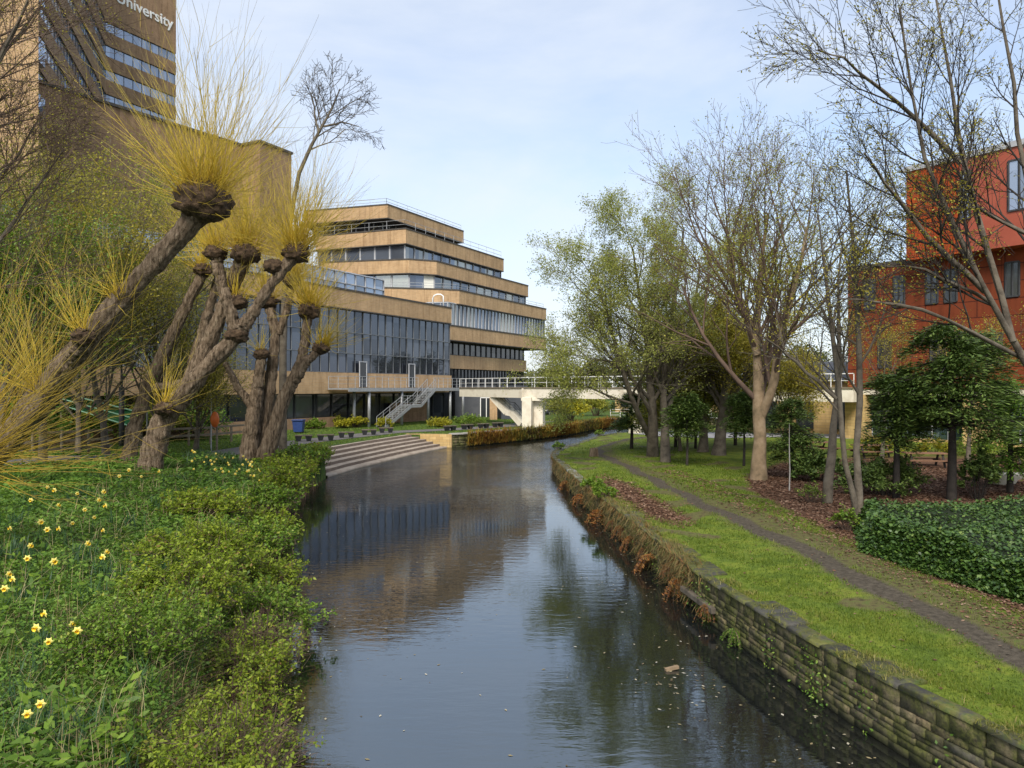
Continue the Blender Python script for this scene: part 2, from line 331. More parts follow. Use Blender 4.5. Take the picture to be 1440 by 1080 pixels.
def bank(name, ys, offs, ex, zf, side, mat, attrs=None):
    ys = np.array(ys); Y = np.repeat(ys[:, None], len(offs), 1); X = ex(ys)[:, None] + side * np.array(offs)[None]
    Z = zf(X, Y); Z[:, 0] = np.minimum(Z[:, 0], -1.2)
    V = np.stack([X, Y, Z], -1).reshape(-1, 3); r, c = len(ys), len(offs)
    i = np.arange(r - 1)[:, None]; j = np.arange(c - 1)[None]; a = i * c + j
    Q = np.stack([a, a + 1, a + c + 1, a + c], -1) if side > 0 else np.stack([a, a + c, a + c + 1, a + 1], -1)
    o = mesh_np(name, V, Q.reshape(-1, 4), mat, smooth=True)
    for k, f in (attrs or {}).items():
        at_ = o.data.attributes.new(k, 'FLOAT', 'POINT'); at_.data.foreach_set('value', f(X, Y).astype(np.float32).ravel())
    o['kind'] = 'structure'; return o
ysR = np.concatenate([np.arange(-8, 5, 1), np.arange(5, 40, .22), np.arange(40, 72, .5), np.arange(72, 88.1, 1)])
ofR = np.concatenate([[0.12, .125, .3, .5], np.arange(.7, 7, .2), np.arange(7, 16, .5), [17, 19, 22, 26, 32, 40, 60, 100, 200, 400]])
def a_path(X, Y): return np.clip(1.05 - np.abs(X - PATHR(Y) + .1 * np.sin(Y * 1.3)) / (np.where(Y < 20, .52, .47) * (1 + .22 * np.sin(Y * 1.9 + 1) * np.sin(Y * .71))), 0, 1)
def a_worn(X, Y):
    bare = 1.3 * np.clip((np.sin(X * 1.7 + 2.1 * np.sin(Y * .9)) * np.sin(Y * 1.23 + 1.1 * np.sin(X * 1.4)) - .5) * 3, 0, 1) * (X - edR(Y) < 9)
    return np.maximum(bare, np.clip(.8 - np.abs(X - PATHR(Y) - .25) / 1.7, 0, .6) + .55 * np.clip(1 - np.abs(X - PATHR(Y) - .9) / .9, 0, 1) * (Y < 26))
def a_lit(X, Y):
    d = X - LITR(Y); a = np.clip(.35 + d / 1.2, 0, 1) * np.clip((44 - Y) / 8, 0, 1) * np.clip((30 - X) / 6, 0, 1)
    o = X - edR(Y); b = .68 * np.exp(-((o - 1.2) / .8) ** 2) * np.clip((Y - 20.5) / 3, 0, 1) * np.clip((37 - Y) / 6, 0, 1)
    return np.maximum(a, b)
bank('right_bank', ysR, ofR, edR, zR, 1, M['turf'], {'path': a_path, 'worn': a_worn, 'litter': a_lit})
ysL = np.concatenate([np.arange(-8, 5, 1), np.arange(5, 41.3, .4), [41.3, 41.4], np.arange(42, 62.4, 1), [62.55, 62.75, 63.3], np.arange(64, 95, 1.), [95.5, 97, 99, 104, 112, 125, 150, 200, 320, 700]])
ofL = np.concatenate([[0, .15, .3, .45, .6, .8, 1, 1.2, 1.5], np.arange(2, 12, .5), np.arange(12, 40, 2), [45, 55, 70, 100, 160, 300, 600]])
bank('left_bank', ysL, ofL, edL, zL, -1, M['soil'])
mb = MB(); mb.add([(-3000, -3000, -1.6), (3000, -3000, -1.6), (3000, 3000, -1.6), (-3000, 3000, -1.6)], [(0, 1, 2, 3)])
o = mb.build('ground', pm('ground_earth', [(.05, .06, .02), (.08, .10, .03)], .05, .95)); o['kind'] = 'structure'
# water
m, t, p = node_mat('canal_water')
t.links.new(ramp(t, noise(t, .3, 4), [(.006, .008, .009), (.010, .010, .009)], [.35, .65]), p.inputs['Base Color'])
setp(p, Roughness=.03, IOR=2.15, Specular_IOR_Level=.8, Specular_Tint=(.80, .92, 1.0, 1))
n1 = noise(t, 1, 3, .55, sx=(1.5, 4.6, 1), dist=.3); n2 = noise(t, 1, 2, .5, sx=(4.5, 13, 1)); n3 = noise(t, .16, 3, .5)
geo = t.nodes.new('ShaderNodeNewGeometry'); sp_ = t.nodes.new('ShaderNodeSeparateXYZ'); t.links.new(geo.outputs['Position'], sp_.inputs[0])
band1 = mapr(t, sp_.outputs[1], 31, 39, .0, 1.0); band2 = mapr(t, sp_.outputs[1], 46, 66, 0, 9.0); msk = mapr(t, n3, .36, .62, .25, 1.0)
def mth(op, a, b):
    q = t.nodes.new('ShaderNodeMath'); q.operation = op
    for i, x in enumerate((a, b)):
        if isinstance(x, (int, float)): q.inputs[i].default_value = x
        else: t.links.new(x, q.inputs[i])
    return q.outputs[0]
hh = mth('ADD', mth('MULTIPLY', n1, 1.0), mth('MULTIPLY', n2, .3))
amp = mth('MULTIPLY', msk, mth('ADD', mth('ADD', mth('MULTIPLY', band1, 3.4), band2), .42))
bump(t, p, mth('MULTIPLY', hh, amp), .12, .12); M['water'] = m
mb = MB(); mb.add([(-40, -15, 0), (140, -15, 0), (140, 110, 0), (-40, 110, 0)], [(0, 1, 2, 3)])
o = mb.build('water', M['water']); o['kind'] = 'structure'
# ------------------------------------------------------------------ canal walls
def resample(pl, st):
    pl = np.array(pl, float); d = np.r_[0, np.cumsum(np.linalg.norm(np.diff(pl, axis=0), axis=1))]
    f = lambda s: np.array([np.interp(s, d, pl[:, 0]), np.interp(s, d, pl[:, 1])]); return f, d[-1]
m, t, p = node_mat('canal_stone')
base = ramp(t, attr(t), [(.075, .066, .04), (.125, .108, .062), (.165, .14, .082), (.27, .205, .115), (.10, .095, .075)], [0, .3, .6, .85, 1])
moss = mapr(t, noise(t, 2.6, 7, .72), .40, .56); c = mixc(t, moss, base, ramp(t, noise(t, 12, 4), [(.035, .04, .014), (.11, .115, .03), (.06, .055, .025)], [.35, .55, .7]))
c = mixc(t, mapr(t, noise(t, 11, 9, .78), .44, .66, 0, .85), c, (.03, .027, .018)); geo = t.nodes.new('ShaderNodeNewGeometry'); s_ = t.nodes.new('ShaderNodeSeparateXYZ'); t.links.new(geo.outputs['Position'], s_.inputs[0])
c = mixc(t, mapr(t, s_.outputs[2], .03, .2, .8, 0), c, (.02, .022, .01)); t.links.new(c, p.inputs['Base Color'])
setp(p, Roughness=.9, Specular_IOR_Level=.25); bump(t, p, noise(t, 22, 7, .75), .8, .025); M['stone'] = m
def stone_wall(name, pl, zs, lens, mat, rng, parent=None, side=1, gap=.008, depth=.4, s0=0, skip=None):
    f, L = resample(pl, 1); V, Q, T = [], [], []; runs = []
    if zs is not None: runs = [(z0, z1, 0, L) for z0, z1 in zip(zs[:-1], zs[1:])]
    else:
        x = 0
        while x < L:
            x1 = min(L, x + rng.uniform(1.2, 3.0)); zc = [-.5, -.2, .0]; 
            while zc[-1] < .72: zc.append(zc[-1] + rng.choice([.06, .08, .1, .12, .16]))
            zc[-1] = .88; runs += [(z0, z1, x, x1) for z0, z1 in zip(zc[:-1], zc[1:])]; x = x1
    for z0, z1, sa, sb_ in runs:
        s = sa
        while s < sb_ - .01:
            l = rng.uniform(*lens); a, b = max(s, 0), min(s + l - gap, sb_); s += l
            if b - a < .05 or (skip and skip(a, b, z0)): continue
            p0, p1 = f(a), f(b); d = nrm(p1 - p0); n = side * np.array([-d[1], d[0]]); off = rng.uniform(0, .03); e = min(.006, (b - a) * .2)
            c0, c1 = p0 + n * off, p1 + n * off; za, zb = z0 + gap * .5 + rng.normal(0, .004), z1 - gap * .5 + rng.normal(0, .004)
            i = len(V)
            for (A, B, x, y) in ((p0 - n * depth, p1 - n * depth, za, zb), (c0 - n * .02, c1 - n * .02, za, zb), (c0 + d * e, c1 - d * e, za + e, zb - e)):
                V += [(*A, x), (*B, x), (*B, y), (*A, y)]
            for r in (0, 4):
                for k in range(4): Q.append((i + r + k, i + r + (k + 1) % 4, i + r + 4 + (k + 1) % 4, i + r + 4 + k))
            Q.append((i + 8, i + 9, i + 10, i + 11)); T += [rng.random()] * 12
    return mesh_np(name, V, Q, mat, parent, tint=T)
rng = np.random.default_rng(3)
wl = [(edR(y), y) for y in np.r_[np.arange(4, 40, 1.5), np.arange(40, 70, 2), 72, 76, 82]]
RW = thing('canal_wall', 'low mossy rubble stone canal wall edging the grassy towpath', 'wall', (5, 12, 0))
culv = onz(970, 862, .05)
def skipc(a, b, z0):
    q = resample(wl, 1)[0]((a + b) / 2); return abs(q[1] - culv[1]) < .75 and z0 < .3
stone_wall('stone_courses', wl, None, (.18, .6), M['stone'], rng, RW, skip=skipc, gap=.003)
m, t, p = node_mat('coping_stone'); c = ramp(t, attr(t), [(.032, .03, .026), (.062, .058, .048), (.045, .045, .04), (.24, .24, .22)], [0, .4, .8, 1])
c = mixc(t, mapr(t, noise(t, 2.6, 7, .7), .42, .55), c, ramp(t, noise(t, 6, 4), [(.04, .048, .012), (.10, .10, .02), (.06, .085, .016)], [.35, .5, .65]))
t.links.new(c, p.inputs['Base Color']); setp(p, Roughness=.6, Specular_IOR_Level=.4); bump(t, p, noise(t, 14, 7, .7), .7, .025); M['cope'] = m
fR, LR = resample(wl, 1); V, Q, T = [], [], []; s = .2; COPE = []
while s < LR - 1:
    l = rng.uniform(.55, 1.15); a, b = fR(s), fR(s + l - .02); s += l; d = nrm(b - a); n = np.array([-d[1], d[0]])
    z1 = .955 + rng.normal(0, .012); w_ = rng.choice([.2, .28, .4, .55]) * rng.uniform(.85, 1.15) if a[1] < 26 else rng.uniform(.25, .4); f0 = .05 + rng.uniform(-.01, .02); i = len(V); e = .025
    if rng.random() < .25 and not 31 < a[1] < 36.5: w_ = .16
    COPE.append((a[1], b[1], w_))
    for (o0, o1, z, ee) in ((f0, -w_, .885, 0), (f0, -w_, z1 - .025, 0), (f0 - e, -w_ + e, z1, e)):
        V += [(*(a + n * o0 + d * ee), z), (*(b + n * o0 - d * ee), z), (*(b + n * o1 - d * ee), z), (*(a + n * o1 + d * ee), z)]
    for r in (0, 4):
        for k in range(4): Q.append((i + r + k, i + r + (k + 1) % 4, i + r + 4 + (k + 1) % 4, i + r + 4 + k))
    Q.append((i + 8, i + 9, i + 10, i + 11)); tt_ = 1.0 if 31 < a[1] < 36.5 else rng.random() * .9; T += [tt_] * 12
mesh_np('coping', V, Q, M['cope'], RW, tint=T)
mb = MB(); cx = edR(culv[1]); mb.box((cx + .16, culv[1], .36), (.5, 1.8, .13), nrm([1, .14, 0])[:2]); mb.build('culvert_lintel', M['bark_grey'], RW, bevel=.02)
QW = thing('quay_wall', 'overgrown brown stone quay wall beyond the steps, under the footbridge', 'wall', (0, 68, 0))
ql = [(-5.1, 62.3), (-4.0, 63.1), (-.9, 67.5), (2.9, 72.7), (5.2, 77), (8.8, 86), (12.2, 93.5), (30, 95.2), (60, 96.7)]
stone_wall('stone_courses', ql, [-.5, -.15, .1, .33, .56, .8, 1.06], (.4, 1.1), M['stone'], rng, QW, side=-1, depth=.6)
mb = MB()
fQ, LQ = resample(ql, 1)
for s in np.arange(0, LQ - 1.2, 1.2):
    a, b = fQ(s), fQ(s + 1.18); d = nrm(b - a); mb.box((*((a + b) / 2 - np.array([-d[1], d[0]]) * -.12), 1.12), (1.18, .5, .11), d)
mb.build('coping', M['concrete'], QW)
# steps
SW = thing('canal_steps', 'broad curving flight of stone steps going down into the canal', 'steps', (-9, 52, 0))
sp, SL = resample(STEP, 1); prof = [(0, -.6), (0, .13)]
for i in range(1, 6): prof += [(.62 * i, .13 + .185 * (i - 1)), (.62 * i, .13 + .185 * i)]
prof += [(3.75, 1.055)]
V, Q, k = [], [], len(prof); ss = np.linspace(0, SL, 40)
for s in ss:
    a, b = sp(max(0, s - 2.5)), sp(min(SL, s + 2.5)); d = nrm(b - a); n = np.array([-d[1], d[0]]); p0 = sp(s)
    V += [(*(p0 + n * o_), z_) for o_, z_ in prof]
for i in range(len(ss) - 1):
    for j in range(k - 1): Q.append((i * k + j, i * k + j + 1, (i + 1) * k + j + 1, (i + 1) * k + j))
m, t, p = node_mat('step_stone')
c = ramp(t, noise(t, 1.1, 8, .7), [(.25, .20, .15), (.38, .31, .245), (.46, .39, .31)], [.34, .5, .64])
geo = t.nodes.new('ShaderNodeNewGeometry'); s_ = t.nodes.new('ShaderNodeSeparateXYZ'); t.links.new(geo.outputs['Position'], s_.inputs[0])
c = mixc(t, mapr(t, s_.outputs[2], .0, .12, .8, 0), c, (.05, .045, .03)); c = mixc(t, mapr(t, noise(t, 5, 6, .7), .5, .7, 0, .4), c, (.14, .115, .085))
t.links.new(c, p.inputs['Base Color']); setp(p, Roughness=.85); bump(t, p, noise(t, 9, 6), .4, .03); M['step'] = m
o = mesh_np('step_flight', V, Q, M['step'], SW); o.data.materials.append(pm('dark_riser', [(.085, .062, .047), (.14, .105, .08)], 3, .9)); o.data.polygons.foreach_set('material_index', np.array([1 if (q % (k - 1)) % 2 == 0 and (q % (k - 1)) > 1 else 0 for q in range(len(Q))], dtype=np.int32))  # risers coloured a darker brown than the treads to set the steps apart
mb = MB(); mb.bar((-8.9, 63.05, .3), (-5.0, 62.3, .3), .4, 1.62); mb.build('end_wall', M['sand'], SW)
# left path strip
m_path = pm('tarmac', [(.085, .08, .078), (.14, .13, .125), (.11, .105, .10)], 2.5, .9, .4, 40)
def strip(name, pts, wd, zf, mat):
    f, L = resample(pts, 1); V, Q = [], []; ss = np.arange(0, L, .8); nn = 5
    for s in ss:
        a, b = f(max(0, s - .8)), f(min(L, s + .8)); d = nrm(b - a); n = np.array([-d[1], d[0]]); q = f(s)
        for j in range(nn):
            c_ = q + n * wd * (j / (nn - 1) - .5); V.append((*c_, float(zf(c_[0], c_[1])) + .03))
    for i in range(len(ss) - 1):
        for j in range(nn - 1): Q.append((i * nn + j, i * nn + j + 1, (i + 1) * nn + j + 1, (i + 1) * nn + j))
    o = mesh_np(name, V, Q, mat, smooth=True); o['kind'] = 'structure'; return o
PL = [(-34, 19), (-27, 27), (-22.5, 32.5), (-19.2, 38), (-17.6, 43), (-16.4, 50), (-14, 57.5), (-10.8, 65.5), (-5, 70.5), (0, 77), (4, 88)]
strip('path', PL, 2.8, zL, m_path)
strip('road', [(12, 66), (17, 60), (24, 57.5), (34, 54), (50, 47)], 5.5, zR, pm('pale_tarmac', [(.24, .24, .25), (.32, .32, .33)], 1.5, .85))
# ------------------------------------------------------------------ university block
S = 1.25; U = np.array([.467, .884]); NB = np.array([-.884, .467])
def SC(pl): return [(x * S, y * S) for x, y in pl]
def SZ(z): return 5 + (z - 5) * S
def inset(ch, d):
    ch = [np.array(c, float) for c in ch]; ns = []
    for a, b in zip(ch[:-1], ch[1:]): q = nrm(b - a)[:2]; ns.append(np.array([-q[1], q[0]]))
    o = []
    for i, c in enumerate(ch):
        if i == 0: v = ns[0]
        elif i == len(ch) - 1: v = ns[-1]
        else: v = ns[i - 1] + ns[i]; v = v / (v @ v) * 2
        o.append(c + v * d)
    return o
def back(ch, d=15): e = np.array(ch[-1]); s = np.array(ch[0]); return list(ch) + [e + NB * d, s + np.array([0, d])]
def floor_band(root, ch, z0, z1, mat, name='brick_band', cop=True, d=15):
    mb = MB(); mb.prism(back(SC(ch), d), SZ(z0), SZ(z1)); mb.build(name, mat, root)
    if cop:
        c2 = inset(SC(ch), -.06); mb = MB(); mb.prism(back(c2, d), SZ(z1), SZ(z1) + .18); mb.prism(back(inset(SC(ch), -.03), d), SZ(z0) - .12, SZ(z0)); mb.build('coping', M['coping'], root)
def win_band(root, ch, z0, z1, glass, dep=.35, sp=1.9, mw=.1, mat='frame_grey', d=14, rails=0, blinds=None):
    c = inset(SC(ch), dep); z0, z1 = SZ(z0), SZ(z1); mb = MB(); mb.prism(back(c, d), z0 - .05, z1 + .05); mb.build('window_band', M[glass], root)
    grid_frame('window_frame', inset(SC(ch), dep - .05), z0, z1, sp, mw, mat, root, [z0 + (z1 - z0) * (r + 1) / (rails + 1) for r in range(rails)])
    if blinds:
        mb = MB(); a, b = c[blinds[0]], c[blinds[0] + 1]; d_ = b - a; q0, q1 = a + d_ * blinds[1], a + d_ * blinds[2]; mb.bar((*(q0 - nrm([*NB, 0])[:2] * .03), (z0 + z1) / 2 + .15), (*(q1 - nrm([*NB, 0])[:2] * .03), (z0 + z1) / 2 + .15), .04, (z1 - z0) * .8); mb.build('blind', M['blind'], root)
def grid_frame(name, chain, z0, z1, sp, mw, mat, root, rails=(), rw=.1, dep=.14, bigevery=0, top=True):
    """one connected lattice of mullions and rails per chain, thickened by a modifier"""
    V, Q = [], []
    zs = [(z0, z0 + rw)] + [(r - rw / 2, r + rw / 2) for r in rails] + ([(z1 - rw, z1)] if top else [])
    zb = sorted({z for pr in zs for z in pr} | {z0, z1}); zm = [any(abs(a - p0) < 1e-6 for p0, p1 in zs) for a in zb[:-1]]
    for a, b in zip(chain[:-1], chain[1:]):
        a = np.array(a, float); b = np.array(b, float); L = np.linalg.norm(b - a); d = (b - a) / L; n = max(1, int(round(L / sp))); xb, xm = [], []
        for i in range(n + 1):
            x = L * i / n; hw = mw * (1.1 if bigevery and i % bigevery == 0 else .5); lo_, hi = max(0, x - hw), min(L, x + hw)
            if xb: xm.append(False)
            xb += [lo_, hi]; xm.append(True)
        b0 = len(V); nz = len(zb)
        for x in xb:
            for z in zb: V.append((*(a + d * x), z))
        for i in range(len(xb) - 1):
            for j in range(nz - 1):
                if xm[i] or zm[j]: Q.append((b0 + i * nz + j, b0 + (i + 1) * nz + j, b0 + (i + 1) * nz + j + 1, b0 + i * nz + j + 1))
    o = mesh_np(name, V, Q, M[mat], root); md = o.modifiers.new('thickness', 'SOLIDIFY'); md.thickness = dep; md.offset = 0
    return o
def roof_rail(root, ch, z, h=.9):
    mb = MB(); c = inset(SC(ch), .5); z = SZ(z) + .18
    for a, b in zip(c[:-1], c[1:]):
        n = max(1, int(np.linalg.norm(b - a) / 2.4))
        for i in range(n + 1): q = a + (b - a) * i / n; mb.bar((*q, z), (*q, z + h), .045)
        for k in (.5, 1): mb.bar((*a, z + h * k), (*b, z + h * k), .045)
    mb.build('roof_railing', M['steel'], root)
UB = thing('university_building', 'stepped buff brick university block with long ribbon windows above the canal', 'building', (-5, 100, 1.06))
cA = [(-24, 86.2), (-13.83, 83), (-6.3, 97.3)]
cB = [(-22, 83.6), (-11.3, 79.6), (-1.1, 98.9)]
cC = [(-20.5, 80.2), (-10.8, 78.3), (-8.03, 79.5), (2.15, 98.8)]
cD = [(-20, 75.5), (-13, 75.8), (-7.2, 77.0), (-5.48, 77.8), (4.42, 96.5)]
cE = [(-11, 76.8), (-6.44, 76), (4.42, 96.5)]
cF = [(-11, 78.5), (-6.6, 77.5), (1.8, 94.0)]
floor_band(UB, cA, 23.9, 25.3, M['brick']); win_band(UB, inset(cA, 1.6), 21.9, 23.9, 'glass_dark', .4, 1.5, .12); roof_rail(UB, cA, 25.3); roof_rail(UB, cB, 21.9, 1.2)
floor_band(UB, cB, 20.4, 21.9, M['brick']); win_band(UB, inset(cB, .2), 18.4, 20.4, 'glass', .3, 2.3, .2)
floor_band(UB, cC, 17.04, 18.4, M['brick']); win_band(UB, inset(cC, .2), 15.08, 17.04, 'glass', .3, 2.3, .2, blinds=(1, .58, .97))
floor_band(UB, cD, 13.74, 15.08, M['brick']); win_band(UB, cE, 11.3, 13.74, 'glass', .35, .95, .16); roof_rail(UB, cD, 15.08, .7)
floor_band(UB, cE, 9.9, 11.3, M['brick']); win_band(UB, cF, 8.4, 9.9, 'glass_dark', .5, 1.5, .1, 'frame_dark')
floor_band(UB, cF, 7.0, 8.4, M['brick'], cop=False); win_band(UB, cF, 1.9, 7.0, 'glass_dark', .5, .9, .1, 'frame_dark')
mb = MB(); P_ = np.array(cE[1]) * S + (-.3, .2); mb.bar((*P_, 1), (*P_, SZ(11.2)), .35); mb.build('corner_post', M['frame_dark'], UB)
# curtain-wall hall
HB = thing('glazed_hall', 'lower brick and glass hall with tall curtain wall behind the metal landing', 'building', (-16, 75, 1.06))
G1 = np.array([-5.83, 72.]); gt = lambda t_, o=0: tuple(G1 + U * t_ - NB * o)      # t along facade (negative = towards us), o outwards (unscaled)
cG = [gt(-46), gt(0)]
floor_band(HB, cG, 11.2, 12.6, M['brick'])
mb = MB(); mb.prism(back([np.array(q) for q in SC([gt(-46, -.25), gt(0, -.25)])], 14), SZ(6.15), SZ(11.2)); mb.build('curtain_glazing', M['curtain'], HB)
grid_frame('window_frame', [np.array(q) * S for q in (gt(-46, -.2), gt(0, -.2))], SZ(6.15), SZ(11.2), 1.25, .045, 'mullion', HB, [SZ(7.7), SZ(9.35)], .08, .07, 3)
floor_band(HB, cG, 4.55, 6.15, M['brick'], name='brick_spandrel', cop=False)
mb = MB(); mb.prism(back([np.array(q) * S for q in (gt(-46, -.9), gt(0, -.9))], 13), 1.0, SZ(4.55)); mb.build('ground_floor_glazing', M['glass_dark'], HB)
grid_frame('window_frame', [np.array(q) * S for q in (gt(-46, -.85), gt(0, -.85))], 1.2, SZ(4.55), 2.5, .12, 'frame_dark', HB)
mb = MB(); a, b = np.array(gt(-46, -.6)) * S, np.array(gt(-16, -.6)) * S; mb.bar((*a, 1.5), (*b, 1.5), .4, 1.3); mb.build('plinth', M['brick_dark'], HB)
mb = MB(); a, b = np.array(gt(-9, -.4)) * S, np.array(gt(-3.5, -.4)) * S; mb.bar((*a, 2.1), (*b, 2.1), .4, 2.4); mb.build('low_brick_wall', M['brick_dark'], HB)
cH = [gt(-46, -2.0), gt(-8.0, -2.0)]
win_band(HB, cH, 12.6, 14.5, 'glass_pale', 0, 1.6, .1, 'frame_grey', 9, 1)
mb = MB(); q = np.array(gt(-1, -1.5)) * S; zt = SZ(12.6)
pts = [(0, zt), (0, zt + 1.2), (.15, zt + 1.55), (.5, zt + 1.7), (.95, zt + 1.7), (1.25, zt + 1.5), (1.3, zt + .2)]
mb.tube([(q[0] + a_, q[1], b_) for a_, b_ in pts], .09, 8); mb.build('vent_pipe', M['white'], HB, True)
# landing, doors, stair
def tpx(px, o):                                  # parameter along the facade (scaled metres) seen at pixel px
    g = G1 * S - NB * o; k = (px - 720) / F; return (k * g[1] - g[0]) / (U[0] - k * U[1])
def fp(t_, o, z): g = G1 * S - NB * o + U * t_; return np.array([g[0], g[1], z])
for px in (510.5, 579):
    t0 = tpx(px, .1); mb = MB()
    for dt in (-.55, .55): mb.bar(fp(t0 + dt, .12, 5.05), fp(t0 + dt, .12, 7.6), .09)
    mb.bar(fp(t0 - .6, .12, 7.6), fp(t0 + .6, .12, 7.6), .09); f = mb.build('door_frame', M['frame_grey'], HB)
    mb = MB(); mb.bar(fp(t0, .08, 5.05), fp(t0, .08, 7.5), 1.0, .06) if 0 else mb.box(fp(t0, .08, 6.28), (1.0, .06, 2.45), U); mb.build('door', M['glass_dark'], HB)
PF = thing('metal_landing', 'grey metal landing on posts with railings along the glazed hall', 'landing', fp(-8, 2, 1.06))
tl, tr_ = tpx(490, 2.6), tpx(655, 2.6)
mb = MB(); a, b = fp(tl, 1.35, 4.88), fp(tr_, 1.35, 4.88); mb.bar(a, b, 2.5, .16); mb.bar(fp(tl, 2.62, 4.8), fp(tr_, 2.62, 4.8), .1, .36); mb.build('deck', M['steel'], PF)
for px, o in ((498, 1.3), (519, 2.4), (565, 2.4), (602, 2.4), (633, 2.4), (651, 2.4)):
    mb = MB(); q = fp(tpx(px, o), o, 0); mb.tube([(q[0], q[1], .9), (q[0], q[1], 4.8)], .15, 10); mb.build('post', M['steel'], PF, True)
def railing(root, pts, h, step, mat, nm='railing', r=.03, mids=(.35, .7)):
    mb = MB()
    for a, b in zip(pts[:-1], pts[1:]):
        a = np.array(a, float); b = np.array(b, float); n = max(1, int(round(np.linalg.norm(b - a) / step)))
        for i in range(n + 1): q = a + (b - a) * i / n; mb.bar(q, q + UP * h, r * 1.6)
        for k in (*mids, 1): mb.bar(a + UP * h * k, b + UP * h * k, r * (1.7 if k == 1 else 1))
    return mb.build(nm, mat, root)
railing(PF, [fp(tl, .2, 4.96), fp(tl, 2.55, 4.96), fp(tpx(588, 2.55), 2.55, 4.96)], 1.1, 1.0, M['steel']); railing(PF, [fp(tpx(610, 2.55), 2.55, 4.96), fp(tr_, 2.55, 4.96)], 1.1, 1.0, M['steel'])
ST = thing('metal_staircase', 'grey metal stair with handrails slanting down from the landing to the lawn', 'staircase', fp(-14, 3.6, 1.06))
A_, B_, C_, D_ = fp(tpx(607, 3.3), 3.3, 4.88), fp(tpx(586, 3.3), 3.3, 3.1), fp(tpx(572, 3.3), 3.3, 3.1), fp(tpx(536, 3.3), 3.3, 1.1)
for oo in (-.55, .55):
    mb = MB(); sh = -np.array([*NB, 0]) * oo; mb.bar(A_ + sh, B_ + sh, .08, .3); mb.bar(B_ + sh, C_ + sh, .08, .3); mb.bar(C_ + sh, D_ + sh, .08, .3); mb.build('stringer', M['steel'], ST)
    railing(ST, [A_ + sh, B_ + sh, C_ + sh, D_ + sh], 1.05, 1.1, M['steel'], 'handrail')
mb = MB()
for P0, P1, n in ((A_, B_, 11), (C_, D_, 12)):
    for i in range(n): q = P0 + (P1 - P0) * (i + .5) / n; mb.box(q + UP * .08, (.3, 1.05, .05), U)
mb.box((B_ + C_) / 2 + UP * .1, (np.linalg.norm(B_ - C_), 1.05, .06), U); mb.build('treads', M['steel'], ST)
# tall brown blocks and the tower
BB = thing('brown_brick_block', 'windowless dark brown brick block behind the pollard willows', 'building', (-36, 107, 1.06))
mb = MB(); mb.prism(SC([(-45, 66), (-34, 82.5), (-31.2, 86.3), (-28.7, 85), (-26.4, 89.4), (-40, 99), (-60, 90)]), 1, SZ(32.9)); mb.build('wall', M['brick_dark'], BB)
mb = MB(); mb.prism(SC([(-44.9, 65.8), (-33.9, 82.3), (-31.2, 86.1), (-28.6, 84.8), (-26.2, 89.4), (-40, 99.2), (-60.2, 90)]), SZ(32.9), SZ(32.9) + .35); mb.build('coping', M['coping'], BB)
TW = thing('tower_block', 'tall brown brick tower with white lettering and grey-blue window bands', 'tower', (-62, 130, 1.06))
K = np.array([-56, 103.]); TR = np.array([-50.8, 112.9]); TN = np.array([-42, 62.])
def towpoly(e):
    return [(TN[0] - e * 1.05, TN[1] - 0), (K[0] - e * .8, K[1] + e * .25), (TR[0] - e * .9, TR[1] - e * .0 + e * .4), (-62, 124), (-82, 74)]
lv = [(55.5, 54.1), (52.3, 50.75), (48.95, 47.5), (45.55, 44.1), (42.2, 40.8), (38.9, 37.4), (35.5, 34.1), (32.2, 30.8)]
zt = 67.
for a, b in lv:
    mb = MB(); mb.prism(SC(towpoly(0)), SZ(a), SZ(zt)); mb.build('brick_band', M['brick_dark'], TW)
    mb = MB(); mb.prism(SC(towpoly(.2)), SZ(b), SZ(a)); mb.build('window_band', M['glass_pale'], TW); zt = b
    pl_ = [np.array(q) * S for q in towpoly(.16)[:3]]
    grid_frame('window_frame', pl_, SZ(b), SZ(a), 1.7, .07, 'frame_dark', TW, dep=.05)
mb = MB(); mb.prism(SC(towpoly(0)), 1, SZ(zt)); mb.build('brick_base', M['brick_dark'], TW)
cu = bpy.data.curves.new('lettering', 'FONT'); cu.body = 'University'; cu.size = 2.75; cu.extrude = .06; cu.offset = .035; cu.align_x = 'LEFT'; cu.space_character = 1.02
cu.materials.append(M['white']); lo = bpy.data.objects.new('lettering_curve', cu)
me_ = bpy.data.meshes.new_from_object(lo); bpy.data.objects.remove(lo); lo = link(bpy.data.objects.new('lettering', me_), TW); lo.matrix_parent_inverse = Matrix.Translation(-Vector(TW.location))
u3 = nrm([TR[0] - K[0], TR[1] - K[1], 0]); n3_ = np.array([u3[1], -u3[0], 0]); q = np.array([*(K + (TR - K) * .12), 0]) * S + n3_ * .08; q[2] = SZ(58.95)
R = Matrix(((u3[0], 0, n3_[0], q[0]), (u3[1], 0, n3_[1], q[1]), (0, 1, 0, q[2]), (0, 0, 0, 1))); lo.matrix_basis = R
LB = thing('stair_tower', 'pale buff brick stair tower with side windows at the left edge', 'building', (-46, 69, 1.06))
mb = MB(); mb.prism(SC([(-52, 54.5), (-35.2, 55.5), (-36.9, 58.2), (-54, 62)]), 1, SZ(44)); mb.build('wall', M['brick'], LB)
for z0, z1 in ((27.5, 29.3), (32, 34.0), (37, 39.)):
    mb = MB(); mb.prism(SC([(-40.6, 60), (-38.2, 57.7), (-39.4, 63), (-41.5, 64)]), SZ(z0), SZ(z1)); mb.build('window', M['glass_pale'], LB)
mb = MB(); mb.prism(SC([(-54, 58), (-38.6, 58.2), (-41, 63.8), (-56, 66)]), 1, SZ(43)); mb.build('link_wall', M['brick_dark'], LB)
